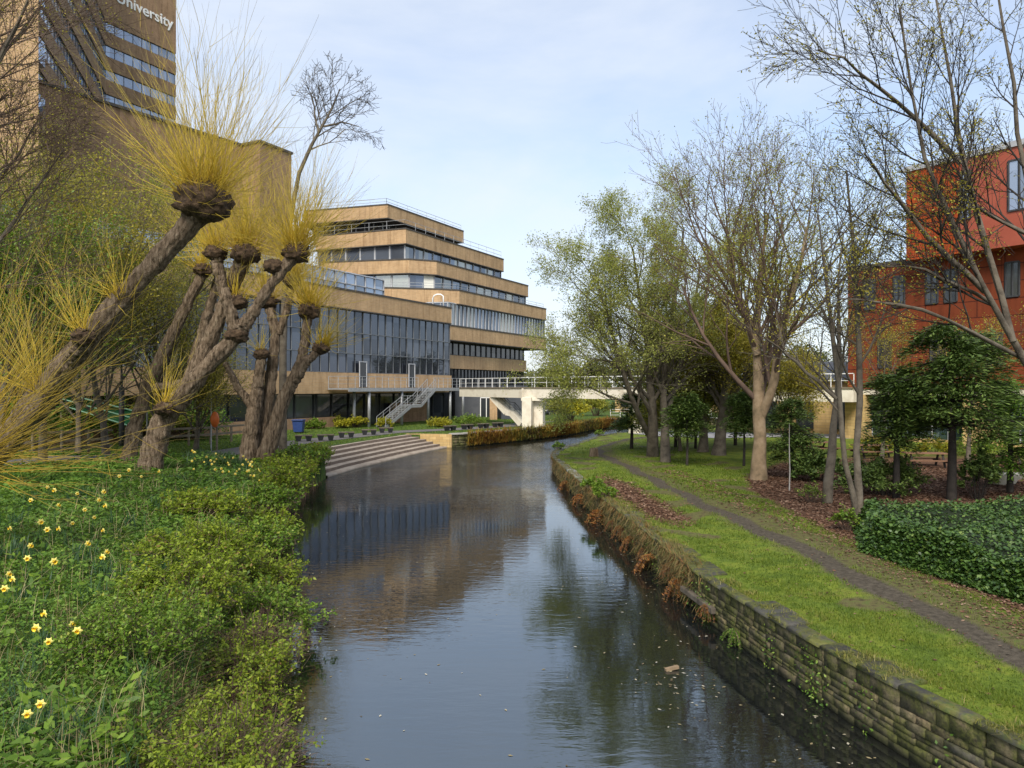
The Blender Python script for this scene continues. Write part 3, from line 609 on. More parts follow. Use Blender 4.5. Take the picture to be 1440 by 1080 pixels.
# ------------------------------------------------------------------ red building and sandstone base
RB = thing('red_building', 'orange-red clad building with a projecting top storey over a sandstone base', 'building', (30, 48, 1))
RD = np.array([.566, -.824]); RO = np.array([-.824, -.566])     # along facade to the right, outwards
def rp(t_, o=0): return np.array([26.4, 50.]) + RD * t_ + RO * o
def rbox(root, t0, t1, o0, o1, z0, z1, mat, name):
    mb = MB(); mb.prism([rp(t0, o1), rp(t1, o1), rp(t1, o0), rp(t0, o0)], z0, z1); return mb.build(name, mat, root)
rbox(RB, 0, 3.3, -12, 0, 13.5, 19.4, M['red_clad'], 'orange_wall'); rbox(RB, 3.302, 22, -12, 0.004, 13.5, 19.4, pm('rose_cladding', [(.27, .06, .034), (.33, .08, .045)], .8, .45), 'rose_wall')
rbox(RB, -.12, 22, -12.1, .12, 19.4, 19.75, M['frame_grey'], 'roof_edge')
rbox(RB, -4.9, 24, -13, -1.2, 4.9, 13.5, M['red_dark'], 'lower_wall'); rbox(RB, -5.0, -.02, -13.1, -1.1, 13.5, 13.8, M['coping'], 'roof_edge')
def rwin(t0, t1, o, z0, z1, g='glass_pale'):
    mb = MB(); w_, d_ = .1, .12
    a, b, c_, d2 = [np.array([*rp(x, o + .03), z]) for x, z in ((t0, z0), (t1, z0), (t1, z1), (t0, z1))]
    for P0, P1 in ((a, b), (b, c_), (c_, d2), (d2, a), ((a + b) / 2, (c_ + d2) / 2)): mb.bar(P0, P1, w_)
    f = mb.build('window', M['frame_dark'], RB); mb = MB(); mb.prism([rp(t0 + .05, o + .02), rp(t1 - .05, o + .02), rp(t1 - .05, o - .1), rp(t0 + .05, o - .1)], z0 + .05, z1 - .05); mb.build('pane', M[g], f)
for t0, t1, g in ((3.45, 4.0, 'glass_pale'), (6.15, 7.3, 'glass_pale'), (9.6, 10.8, 'glass_pale'), (13, 14.2, 'glass_pale')): rwin(t0, t1, .004, 15.6, 18.6, g)
for t0 in (-3.6, -1.5, .7, 1.9, 5.5, 8.4, 11.4):
    rwin(t0, t0 + .75, -1.2, 10.6, 12.7, 'glass_dark')
for t0 in (-2.6, 1.0, 4.4, 7.6, 11): rwin(t0, t0 + .9, -1.2, 6.4, 8.4, 'glass_dark')
rbox(RB, -4.9, 24, -13, -2.2, 1.0, 4.9, M['teal_glass'], 'ground_floor_glazing')
rbox(RB, -5.0, 24, -2.2, -1.25, 4.5, 4.9, M['cream'], 'lintel_band')
for t0, t1 in ((-5.1, -3.6), (3.0, 5.0), (10.5, 12.5)): rbox(RB, t0, t1, -2.8, -1.15, .9, 4.5, M['sand'], 'stone_pier')
rbox(RB, -3.5, 24, -2.1, -1.9, .9, 1.5, M['sand'], 'stone_plinth')
grid_frame('window_frame', [rp(-3.6, -2.12), rp(24, -2.12)], 1.4, 4.5, 1.05, .09, 'frame_grey', RB, [3.6], .08, .08)
SB = thing('sandstone_building', 'low sandstone building with dark windows and grey pitched roof', 'building', (24, 62, 1))
mb = MB(); mb.prism([(19.5, 62), (28, 58), (32, 66), (23, 70)], .9, 5.6); mb.build('wall', M['sand'], SB)
mb = MB(); z0, z1 = 5.6, 7.2; a, b, c_, d2 = [np.array([*q, z0]) for q in ((19.0, 61.6), (28.3, 57.3), (32.6, 66.2), (23, 70.6))]; r0, r1 = (a + d2) / 2 + UP * 1.6, (b + c_) / 2 + UP * 1.6
mb.add([a, b, c_, d2, r0, r1], [(0, 1, 5, 4), (2, 3, 4, 5), (0, 4, 3), (1, 2, 5), (3, 2, 1, 0)]); mb.build('roof', M['slate'], SB)
for k in range(3):
    q = np.array([19.5, 62]) + np.array([8.5, -4]) * (.18 + .3 * k) + np.array([-.42, -.9]) * .02; mb = MB(); mb.box((*q, 3.0), (1.3, .3, 2.6), (8.5, -4)); mb.build('window', M['glass_dark'], SB)
# ------------------------------------------------------------------ footbridge
FB = thing('footbridge', 'cream concrete footbridge with white railing crossing the canal', 'bridge', (2, 74.5, 1))
bl = [np.array(q) for q in ((-5.0, 86.2), (2.0, 74.6), (10.8, 66.0), (24.9, 53.6))]
mb = MB()
for a, b in zip(bl[:-1], bl[1:]):
    mb.bar((*a, 4.45), (*b, 4.45), 2.4, .95)
mb.build('deck_beam', M['cream'], FB)
mb = MB()
for a, b in zip(bl[:-1], bl[1:]):
    d = nrm(b - a); n = np.array([-d[1], d[0]])
    for s_ in (-1.22, 1.22): mb.bar((*(a + n * s_), 4.97), (*(b + n * s_), 4.97), .12, .12)
mb.build('edge_trim', M['wood_grey'], FB)
for s_ in (-1.15, 1.15):
    pts = []
    for i, q in enumerate(bl):
        d = nrm(bl[min(3, i + 1)] - bl[max(0, i - 1)]); pts.append((*(q + np.array([-d[1], d[0]]) * s_), 5.0))
    railing(FB, pts, 1.0, 1.6, M['white'] if s_ < 0 else M['steel'], 'railing', .028, (.5,))
mb = MB(); q = at(751, 600, 73.5); mb.box((q[0] - .55, q[1] - .3, 2.5), (.95, 1.5, 3.1), (1, -.3)); mb.box((q[0] + .55, q[1] + .2, 2.5), (.9, 1.0, 3.1), (1, -.3)); mb.box((q[0], q[1], 3.85), (2.2, 1.7, .3), (1, -.3)); mb.build('pier', M['cream'], FB, bevel=.03)
mb = MB(); q = at(896, 608, 66.4); mb.box((q[0], q[1], 2.5), (1.25, 1.0, 3.1), (1, -.6)); mb.build('pier', M['cream'], FB, bevel=.03)
FS = thing('bridge_stair', 'cream concrete stair flight sloping down beneath the footbridge', 'staircase', at(718, 590, 80))
A_, B_, C_, D_ = at(697, 558, 80), at(717, 580, 78.5), at(724, 581, 78), at(738, 597, 77)
for nm_, sh in (('flight', 0),):
    mb = MB()
    for P0, P1 in ((A_, B_), (B_, C_), (C_, D_)): mb.bar(P0, P1, 1.4, .55)
    mb.build('flight', M['cream'], FS)
railing(FS, [A_ + UP * .2, B_ + UP * .2, C_ + UP * .2, D_ + UP * .2], .9, 1.0, M['frame_dark'], 'handrail')
EW = thing('entrance_block', 'slate clad ground floor entrance with brick pier under the footbridge', 'building', at(700, 595, 90))
mb = MB(); mb.prism([at(640, 0, 96)[:2], at(697, 0, 96)[:2], at(705, 0, 92)[:2], at(742, 0, 94)[:2], at(738, 0, 104)[:2], at(640, 0, 104)[:2]], 1, SZ(5.2)); mb.build('wall', M['slate'], EW)
mb = MB(); q = at(694, 0, 91); mb.box((q[0], q[1], 2.9), (.9, .9, 4.2)); mb.build('brick_pier', M['brick'], EW)
mb = MB(); q = at(684, 0, 95.8); mb.box((q[0], q[1], 2.3), (1.5, .2, 2.7)); f = mb.build('door', M['glass_dark'], EW)
mb = MB()
for dx in (-.75, 0, .75): mb.bar((q[0] + dx, q[1] - .14, 1.0), (q[0] + dx, q[1] - .14, 3.7), .1)
mb.bar((q[0] - .8, q[1] - .14, 3.7), (q[0] + .8, q[1] - .14, 3.7), .1); mb.build('door_frame', M['white'], f)
# far buildings / wall across the canal end
FW = thing('far_stone_house', 'distant buff stone building half hidden beyond the footbridge', 'building', (21, 118, 1))
mb = MB(); mb.prism([(16, 116), (34, 113), (36, 124), (18, 127)], .9, 4.6); mb.build('wall', M['sand'], FW); mb = MB(); mb.prism([(15.6, 115.6), (34.4, 112.6), (36.4, 124.4), (17.6, 127.4)], 4.6, 5.0); mb.build('roof', M['coping'], FW)
for dx in (1.5, 5, 8.5, 12): mb = MB(); mb.box((16 + dx, 116 - dx / 6 - .0, 2.8), (1.2, .25, 1.5), (6, -1)); mb.build('window', M['glass_dark'], FW)
railing(thing('white_railing', 'white railing on the far bank beyond the canal bend', 'railing', (14, 97, 1.1)), [(12.6, 95.6, 1.1), (19, 96.6, 1.1), (26, 97.4, 1.1)], 1.1, 1.2, M['white'])
# ------------------------------------------------------------------ street furniture and small things
rng = np.random.default_rng(11)
def gpt(px, py, z, zf=None): q = onz(px, py, z); return q
# stone benches on dark supports
def make_bench(loc, label):
    r = thing('stone_bench', label, 'bench', loc, 'dark benches along the lawn and quay')
    x, y, z = loc
    mb = MB(); mb.box((x, y, z + .45), (1.25, .45, .08)); mb.build('seat', M['bark_grey'], r, bevel=.015)
    for s_ in (-1, 1):
        mb = MB(); a = .14; 
        mb.add([(x + s_ * .36 + i * w_, y + j * d_, z + h) for h, w_, d_ in ((-.03, .13, .14), (.4, .24, .2)) for i, j in ((-1, -1), (1, -1), (1, 1), (-1, 1))],
               [(3, 2, 1, 0), (4, 5, 6, 7), (0, 1, 5, 4), (1, 2, 6, 5), (2, 3, 7, 6), (3, 0, 4, 7)]); mb.build('support', M['black'], r)
    return r
bsp = [(427, 621, 'bench nearest the blue bin, half behind the willow trunks'), (458, 620, 'second bench from the blue bin, above the steps'), (487, 616, 'bench in the middle of the row above the steps'), (519, 612, 'bench below the landing post, beside yellow shrubs'), (543, 609, 'bench at the top right corner of the steps'),
       (633, 606, 'bench on the quay just right of the steps wall'), (657, 604, 'bench on the quay in front of the round green bush'), (680, 602.5, 'bench on the quay in front of the white framed door'), (700, 601, 'bench on the quay nearest the cream bridge pier')]
def grd(px, py):
    q = onz(px, py, 1.1)
    for _ in range(4): q = onz(px, py, float(zL(q[0], q[1])) if px < 720 else float(zR(q[0], q[1])))
    return q
b0 = None
for i, (px, py, lb) in enumerate(bsp):
    q = grd(px, py) if px < 600 else onz(px, py, 1.06); rz = .9 if px < 560 else 1.0
    if b0 is None: b0 = make_bench(q, lb); b0.rotation_euler = (0, 0, .25)
    else: copy_thing(b0, q, (.25 if px < 560 else .75), lb)
# blue wheelie bin
q = grd(420, 609); r = thing('wheelie_bin', 'blue wheelie bin on the grass behind the willow trunks', 'bin', q); x, y, z = q
blue = pm('blue_plastic', [(.02, .04, .14), (.03, .06, .19)], 3, .45)
mb = MB(); mb.add([(x + i * w_, y + j * d_, z + h) for h, w_, d_ in ((.1, .36, .3), (1.05, .46, .4)) for i, j in ((-1, -1), (1, -1), (1, 1), (-1, 1))], [(3, 2, 1, 0), (4, 5, 6, 7), (0, 1, 5, 4), (1, 2, 6, 5), (2, 3, 7, 6), (3, 0, 4, 7)]); mb.build('body', blue, r, bevel=.03)
mb = MB(); mb.box((x, y - .03, z + 1.11), (.98, .92, .1)); mb.box((x, y + .45, z + 1.03), (.8, .07, .07)); mb.build('lid', blue, r, bevel=.03)
for s_ in (-1, 1): mb = MB(); mb.tube([(x + s_ * .3, y + .25, z + .1), (x + s_ * .38, y + .25, z + .1)], .1, 12); mb.build('wheel', M['black'], r)
# lifebuoy housing
q = onz(303, 606, 1.3); q = at(303, 590, 46); z = q[2]; r = thing('lifebuoy_housing', 'orange lifebuoy housing mounted on a post near the path', 'lifebuoy', (q[0], q[1], 1.2))
mb = MB(); P = []
for i in range(13): a = PI * i / 12; P.append((math.sin(a)))
mb.tube([(q[0], q[1] - .1, z - .5 + i / 12) for i in range(13)], [max(.03, .27 * min(1, math.sin(PI * i / 12) ** .5)) for i in range(13)], 12); o = mb.build('case', pm('orange_plastic', [(.55, .12, .02), (.7, .17, .04)], 2, .4), r, True)
mb = MB(); mb.bar((q[0], q[1] + .22, .9), (q[0], q[1] + .22, z + .45), .1); mb.build('post', M['wood_grey'], r)
mb = MB(); mb.bar((q[0] - .3, q[1] + .1, 1.0), (q[0] - .3, q[1] + .1, z + 2.2), .06)
tag(mb.build('thin_pole', M['steel']), 'thin grey pole standing just left of the orange lifebuoy', 'pole')
# lamp posts
def lamp(px, pyb, pyt, D, label, rad=.06, thick=None):
    q = at(px, pyb, D); t_ = at(px, pyt, D); r = thing('lamp_post', label, 'lamp post', q)
    mb = MB(); mb.tube([q - UP * .2, (q + t_) / 2, t_], [rad, rad * .8, rad * .55], 10); mb.build('pole', M['steel'] if not thick else M['frame_dark'], r, True)
    if thick: mb = MB(); mb.tube([q - UP * .2, q + UP * thick], [.15, .15], 10); mb.build('base_column', M['frame_dark'], r, True)
    mb = MB(); mb.tube([t_ - UP * .02, t_ + UP * .06, t_ + UP * .14, t_ + UP * .2], [.12, .42, .42, .1], 14); mb.build('lantern', M['white'] if not thick else M['black'], r, True)
lamp(207, 628, 484, 44, 'slim grey lamp post with flat white lantern behind the leaning trunks'); lamp(171, 622, 512, 43, 'dark lamp post with thick base behind the wooden fence', .1, 3.2)
# wooden rail fences
def fence(pts, label, h, nr):
    r = thing('rail_fence', label, 'fence', pts[0])
    for a, b in zip(pts[:-1], pts[1:]):
        a, b = np.array(a, float), np.array(b, float); n = max(1, int(round(np.linalg.norm(b - a) / 1.9)))
        for i in range(n):
            q = a + (b - a) * i / n; mb = MB(); mb.box(q + UP * (h / 2 - .1), (.12, .12, h + .2), b[:2] - a[:2]); mb.build('post', M['wood_grey'], r, bevel=.01)
        for k in range(nr): mb = MB(); e = UP * (h - .08 - k * .48); mb.bar(a + e + np.array([0, -.08, rng.normal(0, .02)]), b + e + np.array([0, -.08, rng.normal(0, .02)]), .05, .14); mb.build('rail', M['wood_grey'], r)
    return r
fence([(-30, 35.5, 1.5), (-26.0, 40.5, 1.4), (-24.3, 45.5, 1.3)], 'weathered wooden post and rail fence left of the leaning trunks', 1.2, 3)
fence([(-23.6, 47.5, 1.2), (-21.0, 52, 1.15), (-19.6, 56, 1.15)], 'weathered wooden rail fence behind the right leaning trunk', 1.15, 2)
# green netting
r = thing('green_netting', 'sloping green netting with pale cords behind the wooden fence', 'netting', (-29, 48, 1.3))
A, B, C_, D_ = at(86, 552, 47), at(190, 578, 47), at(190, 602, 46), at(92, 572, 48)
mb = MB(); nrm_ = np.array([0, .04, 0]); mb.add([A, B, C_, D_, A + nrm_, B + nrm_, C_ + nrm_, D_ + nrm_], [(0, 3, 2, 1), (4, 5, 6, 7), (0, 1, 5, 4), (2, 3, 7, 6), (1, 2, 6, 5), (3, 0, 4, 7)]); mb.build('net', pm('green_net', [(.012, .085, .03), (.02, .13, .045)], 6, .8), r)
for k in (0, .45, .95): mb = MB(); mb.bar(A + (D_ - A) * k - UP * 0 - nrm_, B + (C_ - B) * k - nrm_, .06); mb.build('cord', pm('mint_cord', [(.3, .6, .42), (.4, .68, .5)], 3, .6) if k == 0 else bpy.data.materials['mint_cord'], r)
for q in (A, B): mb = MB(); mb.bar(q - UP * (q[2] - 1.1), q + UP * .1, .07); mb.build('post', M['wood_grey'], r)
# picnic tables
def picnic(loc, rz, label):
    r = thing('picnic_table', label, 'picnic table', loc, 'picnic tables in front of the red building'); x, y, z = loc
    mb = MB()
    for k in range(5): mb.box((x, y - .32 + k * .16, z + .74), (1.9, .145, .045))
    mb.build('tabletop', M['wood_brown'], r)
    for s_ in (-1, 1):
        mb = MB()
        for k in range(2): mb.box((x, y + s_ * (.66 + k * .15), z + .44), (1.9, .135, .045))
        mb.build('bench_seat', M['wood_brown'], r)
    for e in (-.7, .7):
        mb = MB(); mb.bar((x + e, y - .6, z - .02), (x + e, y - .25, z + .72), .09, .05); mb.bar((x + e, y + .6, z - .02), (x + e, y + .25, z + .72), .09, .05); mb.bar((x + e, y - .82, z + .39), (x + e, y + .82, z + .39), .05, .09); mb.build('leg_frame', M['bark_dark'], r)
    return r
t0 = picnic(onz(1300, 659, 1.15), 0, 'brown picnic table left of the big yew, showing an A-frame leg'); t0.rotation_euler = (0, 0, -.15)
copy_thing(t0, onz(1225, 645, 1.15), .1, 'dark picnic table behind the thin forked trunks, farthest left'); copy_thing(t0, onz(1405, 664, 1.15), -.1, 'brown picnic table behind the pale concrete bench, farthest right')
copy_thing(t0, onz(1150, 640, 1.1), .3, 'picnic table half hidden behind the pale forked trunk')
q = onz(1412, 684, 1.15); r = thing('concrete_bench', 'pale dished concrete bench at the right edge behind the ivy', 'bench', q); x, y, z = q
mb = MB(); P = []
for h, a, b in ((.0, .35, .22), (.25, .5, .3), (.45, 1.0, .42), (.52, 1.02, .44)):
    P += [(x + a * math.cos(k * PI / 8), y + b * math.sin(k * PI / 8), z + h) for k in range(16)]
mb.add(P, [tuple(range(48, 64))] + [(i * 16 + j, i * 16 + (j + 1) % 16, (i + 1) * 16 + (j + 1) % 16, (i + 1) * 16 + j) for i in range(3) for j in range(16)]); mb.build('bowl', M['cream'], r, True)
mb = MB(); mb.tube([(x, y, z - .1), (x, y, z + .05)], [.4, .36], 14); mb.build('foot', M['concrete'], r)
# tree stump
q = onz(835, 641, .98); r = thing('tree_stump', 'small dark cut tree stump on the grass near the canal bend', 'tree stump', q)
mb = MB(); k = 12; rr = [.24 + .03 * math.sin(3 * i) for i in range(k)]
mb.add([(q[0] + (rr[i] + f) * math.cos(i * 2 * PI / k), q[1] + (rr[i] + f) * math.sin(i * 2 * PI / k), q[2] + h + (.03 * math.sin(i) if h else 0)) for h, f in ((-.1, .1), (.1, .02), (.45, 0)) for i in range(k)], [tuple(range(2 * k, 3 * k))] + [(a * k + j, a * k + (j + 1) % k, (a + 1) * k + (j + 1) % k, (a + 1) * k + j) for a in range(2) for j in range(k)]); mb.build('stump', M['bark'], r)
# parked cars beyond the pier
def car(loc, rz, body_mat, label):
    r = thing('parked_car', label, 'car', loc, 'cars parked beyond the bridge'); x, y, z = loc
    prof = [(-2.1, .35), (-2.1, .8), (-1.75, .98), (-.95, 1.05), (-.3, 1.48), (1.1, 1.5), (1.75, 1.05), (2.1, .95), (2.12, .38)]
    mb = MB(); n = len(prof); V = []
    for sy in (-1, 1): V += [(x + a, y + sy * (.86 if h < 1.1 else .68), z + h) for a, h in prof]
    mb.add(V, [tuple(range(n)), tuple(range(2 * n - 1, n - 1, -1))] + [(i, n + i, n + (i + 1) % n, (i + 1) % n) for i in range(n)]); mb.build('body', body_mat, r, bevel=.05)
    for a0, a1 in (((-.99, 1.06), (-.34, 1.46)), ((1.14, 1.47), (1.72, 1.08))):
        mb = MB(); s_ = .03 if a0[0] > 0 else -.03
        mb.add([(x + a0[0] + s_, y - .62, z + a0[1] + .02), (x + a0[0] + s_, y + .62, z + a0[1] + .02), (x + a1[0] + s_, y + .58, z + a1[1] + .02), (x + a1[0] + s_, y - .58, z + a1[1] + .02)], [(0, 1, 2, 3)]); mb.build('windscreen', M['glass_dark'], r)
    for sy in (-1, 1):
        mb = MB(); mb.add([(x + a, y + sy * w_, z + h) for a, h, w_ in ((-.8, 1.08, .87), (1.45, 1.08, .87), (.95, 1.42, .72), (-.3, 1.42, .72))], [(0, 1, 2, 3)]); mb.build('side_window', M['glass_dark'], r)
        for a in (-1.3, 1.3):
            mb = MB(); mb.tube([(x + a, y + sy * .66, z + .32), (x + a, y + sy * .89, z + .32)], .32, 16); wq = mb.build('wheel', M['black'], r)
            mb = MB(); mb.tube([(x + a, y + sy * .87, z + .32), (x + a, y + sy * .9, z + .32)], .19, 12); mb.build('rim', M['steel'], wq)
        mb = MB(); mb.box((x - 2.1, y + sy * .62, z + .75), (.06, .35, .14)); mb.build('headlight', M['white'], r)
    r.rotation_euler = (0, 0, rz); return r
car((5.2, 119, 1.06), 1.3, pm('silver_paint', [(.55, .58, .62), (.6, .63, .67)], 1, .3, metallic=.3), 'white silver car parked beyond the cream bridge pier'); car((4.9, 106, 1.06), 1.2, pm('navy_paint', [(.02, .025, .04), (.03, .035, .05)], 1, .3), 'dark car parked in front of the silver one beyond the pier')
# duck-like floating debris
q = onz(945, 943, .0); mb = MB(); mb.bar((q[0] - .12, q[1] - .02, .02), (q[0] + .12, q[1] + .05, .05), .07, .05); mb.build('driftwood', M['bark_pale']); tag(bpy.data.objects['driftwood'], 'small pale piece of driftwood floating near the stone wall', 'driftwood')
C = []
for _ in range(420):
    y = 9 + 40 * rng.random() ** 1.6; lo_, hi = edL(y) + .6, edR(y) - .3
    u = rng.random(); x = hi - abs(rng.normal(0, .12)) * (hi - lo_) if u < .45 else lo_ + abs(rng.normal(0, .1)) * (hi - lo_) if u < .6 else rng.uniform(lo_, hi); C.append((x, y, .006))
q0 = onz(950, 960, 0); C += [(q0[0] + rng.normal(0, .35), q0[1] + rng.normal(0, .5), .006) for _ in range(50)]
V, Q = leaf_np(np.array(C), rng.uniform(.03, .09, len(C)), rng, up=60); V[:, 2] = .006
o = mesh_np('floating_leaves', V, Q, leaf_mat('floating_leaf', [(.10, .07, .03), (.28, .23, .12), (.45, .42, .34)], 0), tint=np.repeat(rng.random(len(C)), 4)); tag(o, 'scattered dead leaves floating on the dark canal', 'leaves', None, 'stuff')
# ------------------------------------------------------------------ vegetation
G_BUD = leaf_mat('bud_green', [(.18, .21, .026), (.31, .32, .04), (.44, .40, .07)], .5)
G_BUDY = leaf_mat('bud_yellow', [(.22, .22, .025), (.38, .33, .04), (.50, .42, .07)], .5)
G_SILVER = leaf_mat('silver_bud', [(.22, .26, .05), (.36, .39, .08), (.46, .46, .14)], .55)
G_YEW = leaf_mat('yew_green', [(.04, .065, .018), (.08, .135, .028), (.145, .21, .045), (.21, .27, .06)], .15, .55, .3, [0, .4, .8, 1])
G_FRESH = leaf_mat('fresh_green', [(.07, .14, .014), (.14, .24, .021), (.23, .33, .036), (.34, .36, .065)], .4, .5, .35, [0, .5, .85, 1])
G_LUSH = leaf_mat('lush_green', [(.035, .085, .014), (.10, .20, .024), (.19, .31, .04), (.27, .34, .07)], .35, .5, .35, [0, .4, .85, 1])
G_BRAMBLE = leaf_mat('bramble_green', [(.09, .14, .015), (.23, .31, .026), (.37, .44, .045), (.26, .17, .05)], .5, .5, .3, [0, .5, .9, 1])
G_BLUE = leaf_mat('daffodil_leaf', [(.03, .075, .03), (.055, .12, .045), (.085, .15, .06)], .3, .45)
G_STRAW = leaf_mat('dry_straw', [(.20, .15, .07), (.34, .27, .13), (.42, .36, .20)], .2, .8)
G_GRASS = leaf_mat('grass_blade', [(.06, .105, .012), (.125, .185, .02), (.20, .24, .03), (.30, .27, .07)], .4, .5, .3, [0, .55, .9, 1])
G_IVY = leaf_mat('ivy_green', [(.022, .05, .011), (.05, .105, .018), (.105, .175, .03), (.19, .25, .06)], .15, .38, .5, [0, .45, .85, 1])
G_LITTER = leaf_mat('dead_leaf', [(.055, .028, .018), (.11, .055, .033), (.17, .09, .055), (.28, .19, .13)], .1, .8, .2)
G_FERN = leaf_mat('rust_fern', [(.12, .04, .012), (.24, .085, .02), (.32, .15, .045), (.16, .12, .035)], .25, .8, .2)
G_FORS = leaf_mat('yellow_leaf', [(.20, .22, .02), (.36, .34, .02), (.50, .44, .03)], .35)
G_FAR = leaf_mat('far_green', [(.06, .075, .025), (.11, .125, .04), (.17, .17, .065)], .3, .8, .1)
def make_tree(name, label, seed, base, hgt, r0, spec, leafm, nleaf, lsize, bark, twigm=None, brm=None, lean=(0, 0, 1), group=None, limbs=None, ljit=.12, llev=(-2, -1), cat='tree', trunk_frac=.35, lw=.5, up=.3, keep=None, tmin=.25):
    rng = np.random.default_rng(seed); base = np.asarray(base, float); r = thing(name, label, cat, base, group)
    out = [[] for _ in spec]
    if limbs:
        for L in limbs:
            P = np.array(L[0], float); R = np.array(L[1], float); k = 9; x = np.linspace(0, len(P) - 1, k)
            P2 = np.stack([np.interp(x, np.arange(len(P)), P[:, c]) for c in range(3)], 1); P2[1:-1] = .25 * P2[:-2] + .5 * P2[1:-1] + .25 * P2[2:]; P2[1:-1] += rng.normal(0, .03, (k - 2, 3)); R2 = np.interp(x, np.arange(len(R)), R)
            out[0].append((P2, R2)); sprout(rng, out, P2, R2, L[3] if len(L) > 3 else np.linalg.norm(P[-1] - P[0]), 0, spec, t0=L[2] if len(L) > 2 else None, n=L[4] if len(L) > 4 else None)
    else:
        grow(rng, out, base - UP * .2, lean, hgt * trunk_frac / .5 * .5 if False else hgt * trunk_frac, r0, 0, spec)
    if out[0]:
        pol = out[0]
        if not limbs:
            P, R = pol[0]; R = R.copy(); R[0] *= 1.35; pol = [(P, R)]
        tube_obj('trunk', pol, 12, bark, r, .008, rng)
    br = [q for lv_ in out[1:3] for q in lv_]; tw = [q for lv_ in out[3:] for q in lv_]
    for lst, n, mt, nm in ((br, 5, brm or bark, 'branches'), (tw, 3, twigm or bark, 'twigs')):
        by = {}
        if lst: tube_obj(nm, lst, n, mt, r)
    if nleaf:
        src = [q for l in llev for q in out[l]]; m = max(1, int(math.ceil(nleaf / max(1, len(src))))); C = tips(src, rng, m, ljit, tmin)
        if len(C) > nleaf: C = C[rng.choice(len(C), nleaf, False)]
        if keep is not None: C = C[keep(C, rng)]
        leaf_obj('crown', C, rng.uniform(.6, 1.3, len(C)) * lsize, rng, leafm, r, up=up, asp=lw)
    return r
# spec rows: trunk, limbs, boughs, branches, twigs
def vase(n1=9, n2=7, n3=7, n4=5, a1=32, a2=30, up=.09, t0=.45):
    return [dict(n=n1, ang=a1, lr=1.25, t0=t0, up=.02, wig=.05, te=.6, rr=.55, k=6), dict(n=n2, ang=a2, lr=.55, t0=.22, up=up, wig=.07, te=.3, rr=.6, k=6), dict(n=n3, ang=32, lr=.55, t0=.2, up=up, wig=.09, te=.35, rr=.6), dict(n=n4, ang=35, lr=.6, t0=.2, up=.05, wig=.1, te=.5, rr=.7, rmin=.007), dict(n=1, ang=30, lr=.6, t0=.2, up=.05, wig=.1, te=.5, rmin=.006, k=4)]
def zz(q): return np.array([q[0], q[1], float(zR(q[0], q[1]))])
# --- big bare tree with pale forked trunk (right of centre)
q = zz(onz(1067, 674, 1.05)); D = q[1]
fk = at(1068, 575, D)
make_tree('bare_tree', 'tall budding tree with pale smooth forked trunk beside the leaf litter', 21, q, 17, .3, vase(12, 7, 5, 2, 36, 32, .10, .35), G_BUD, 52000, .095, M['bark_pale'], M['twig_red'], limbs=[
    ([q - UP * .2, at(1067, 630, D), fk, at(1063, 480, D + .3), at(1068, 400, D + .5), at(1080, 300, D + .6)], [.40, .27, .26, .17, .11, .05], .35, 5.2, 14),
    ([fk - UP * .5, at(1083, 560, D - .3), at(1092, 505, D - .8), at(1112, 420, D - 1.4), at(1135, 320, D - 1.8)], [.2, .19, .16, .10, .04], .28, 5.2, 12),
    ([at(1065, 500, D), at(1040, 420, D + 1), at(1020, 320, D + 1.6)], [.14, .10, .04], .15, 5.1, 11)], brm=M['twig_red'], keep=lambda C, r: r.random(len(C)) < np.clip((16.5 - C[:, 2]) / 8, .1, 1))
# --- leafy multi-stem left of it
q = zz(onz(925, 645, 1.0)); D = q[1]; A = zz(onz(918, 642, 1.0)); B = zz(onz(936, 650, 1.0))
make_tree('budding_willow', 'wide multi stemmed willow in silvery green bud leaning over the canal bend', 22, q, 14, .3, vase(10, 8, 6, 2, 38, 36, .05, .25), G_SILVER, 115000, .11, M['bark_grey'], M['twig_grey'], limbs=[
    ([A - UP * .2, at(919, 600, D), at(915, 540, D), at(905, 450, D - .5), at(890, 350, D - 1)], [.38, .28, .2, .12, .04], .3, 4.0, 14),
    ([A + UP * .8, at(900, 590, D - .5), at(875, 520, D - 1.6), at(855, 450, D - 2.3), at(835, 375, D - 2.8)], [.17, .15, .12, .08, .03], .25, 3.7, 14),
    ([at(915, 562, D), at(880, 520, D - 1), at(840, 500, D - 2), at(812, 528, D - 2.4)], [.12, .09, .06, .02], .2, 3.2, 11), ([at(934, 565, D), at(975, 520, D + 1), at(1010, 520, D + 1.6), at(1035, 545, D + 2)], [.12, .09, .06, .02], .2, 3.2, 10),
    ([B - UP * .2, at(934, 600, D - .5), at(932, 530, D), at(950, 420, D + .6), at(962, 320, D + 1)], [.3, .22, .17, .11, .04], .3, 4.2, 14),
    ([at(934, 590, D), at(955, 530, D + 1), at(975, 440, D + 2), at(985, 370, D + 2.5)], [.17, .14, .09, .04], .2, 4, 10)], ljit=.16)
q = zz(onz(988, 636, 1.0)); make_tree('bare_tree', 'dark leaning trunk tree directly right of the multi stemmed willow', 23, q, 12.5, .3, vase(9, 7, 7, 4, 36, 32, .06, .4), G_BUDY, 52000, .12, M['bark_grey'], M['twig_grey'], lean=(.06, 0, 1), ljit=.15)
q = zz(onz(1010, 641, 1.0)); make_tree('bare_tree', 'tree with ridged grey trunk left of the pale forked trunk', 24, q, 13, .36, vase(10, 7, 7, 4, 34, 32, .06, .4), G_BUDY, 44000, .12, M['bark_grey'], M['twig_grey'], lean=(.04, .02, 1), ljit=.15)
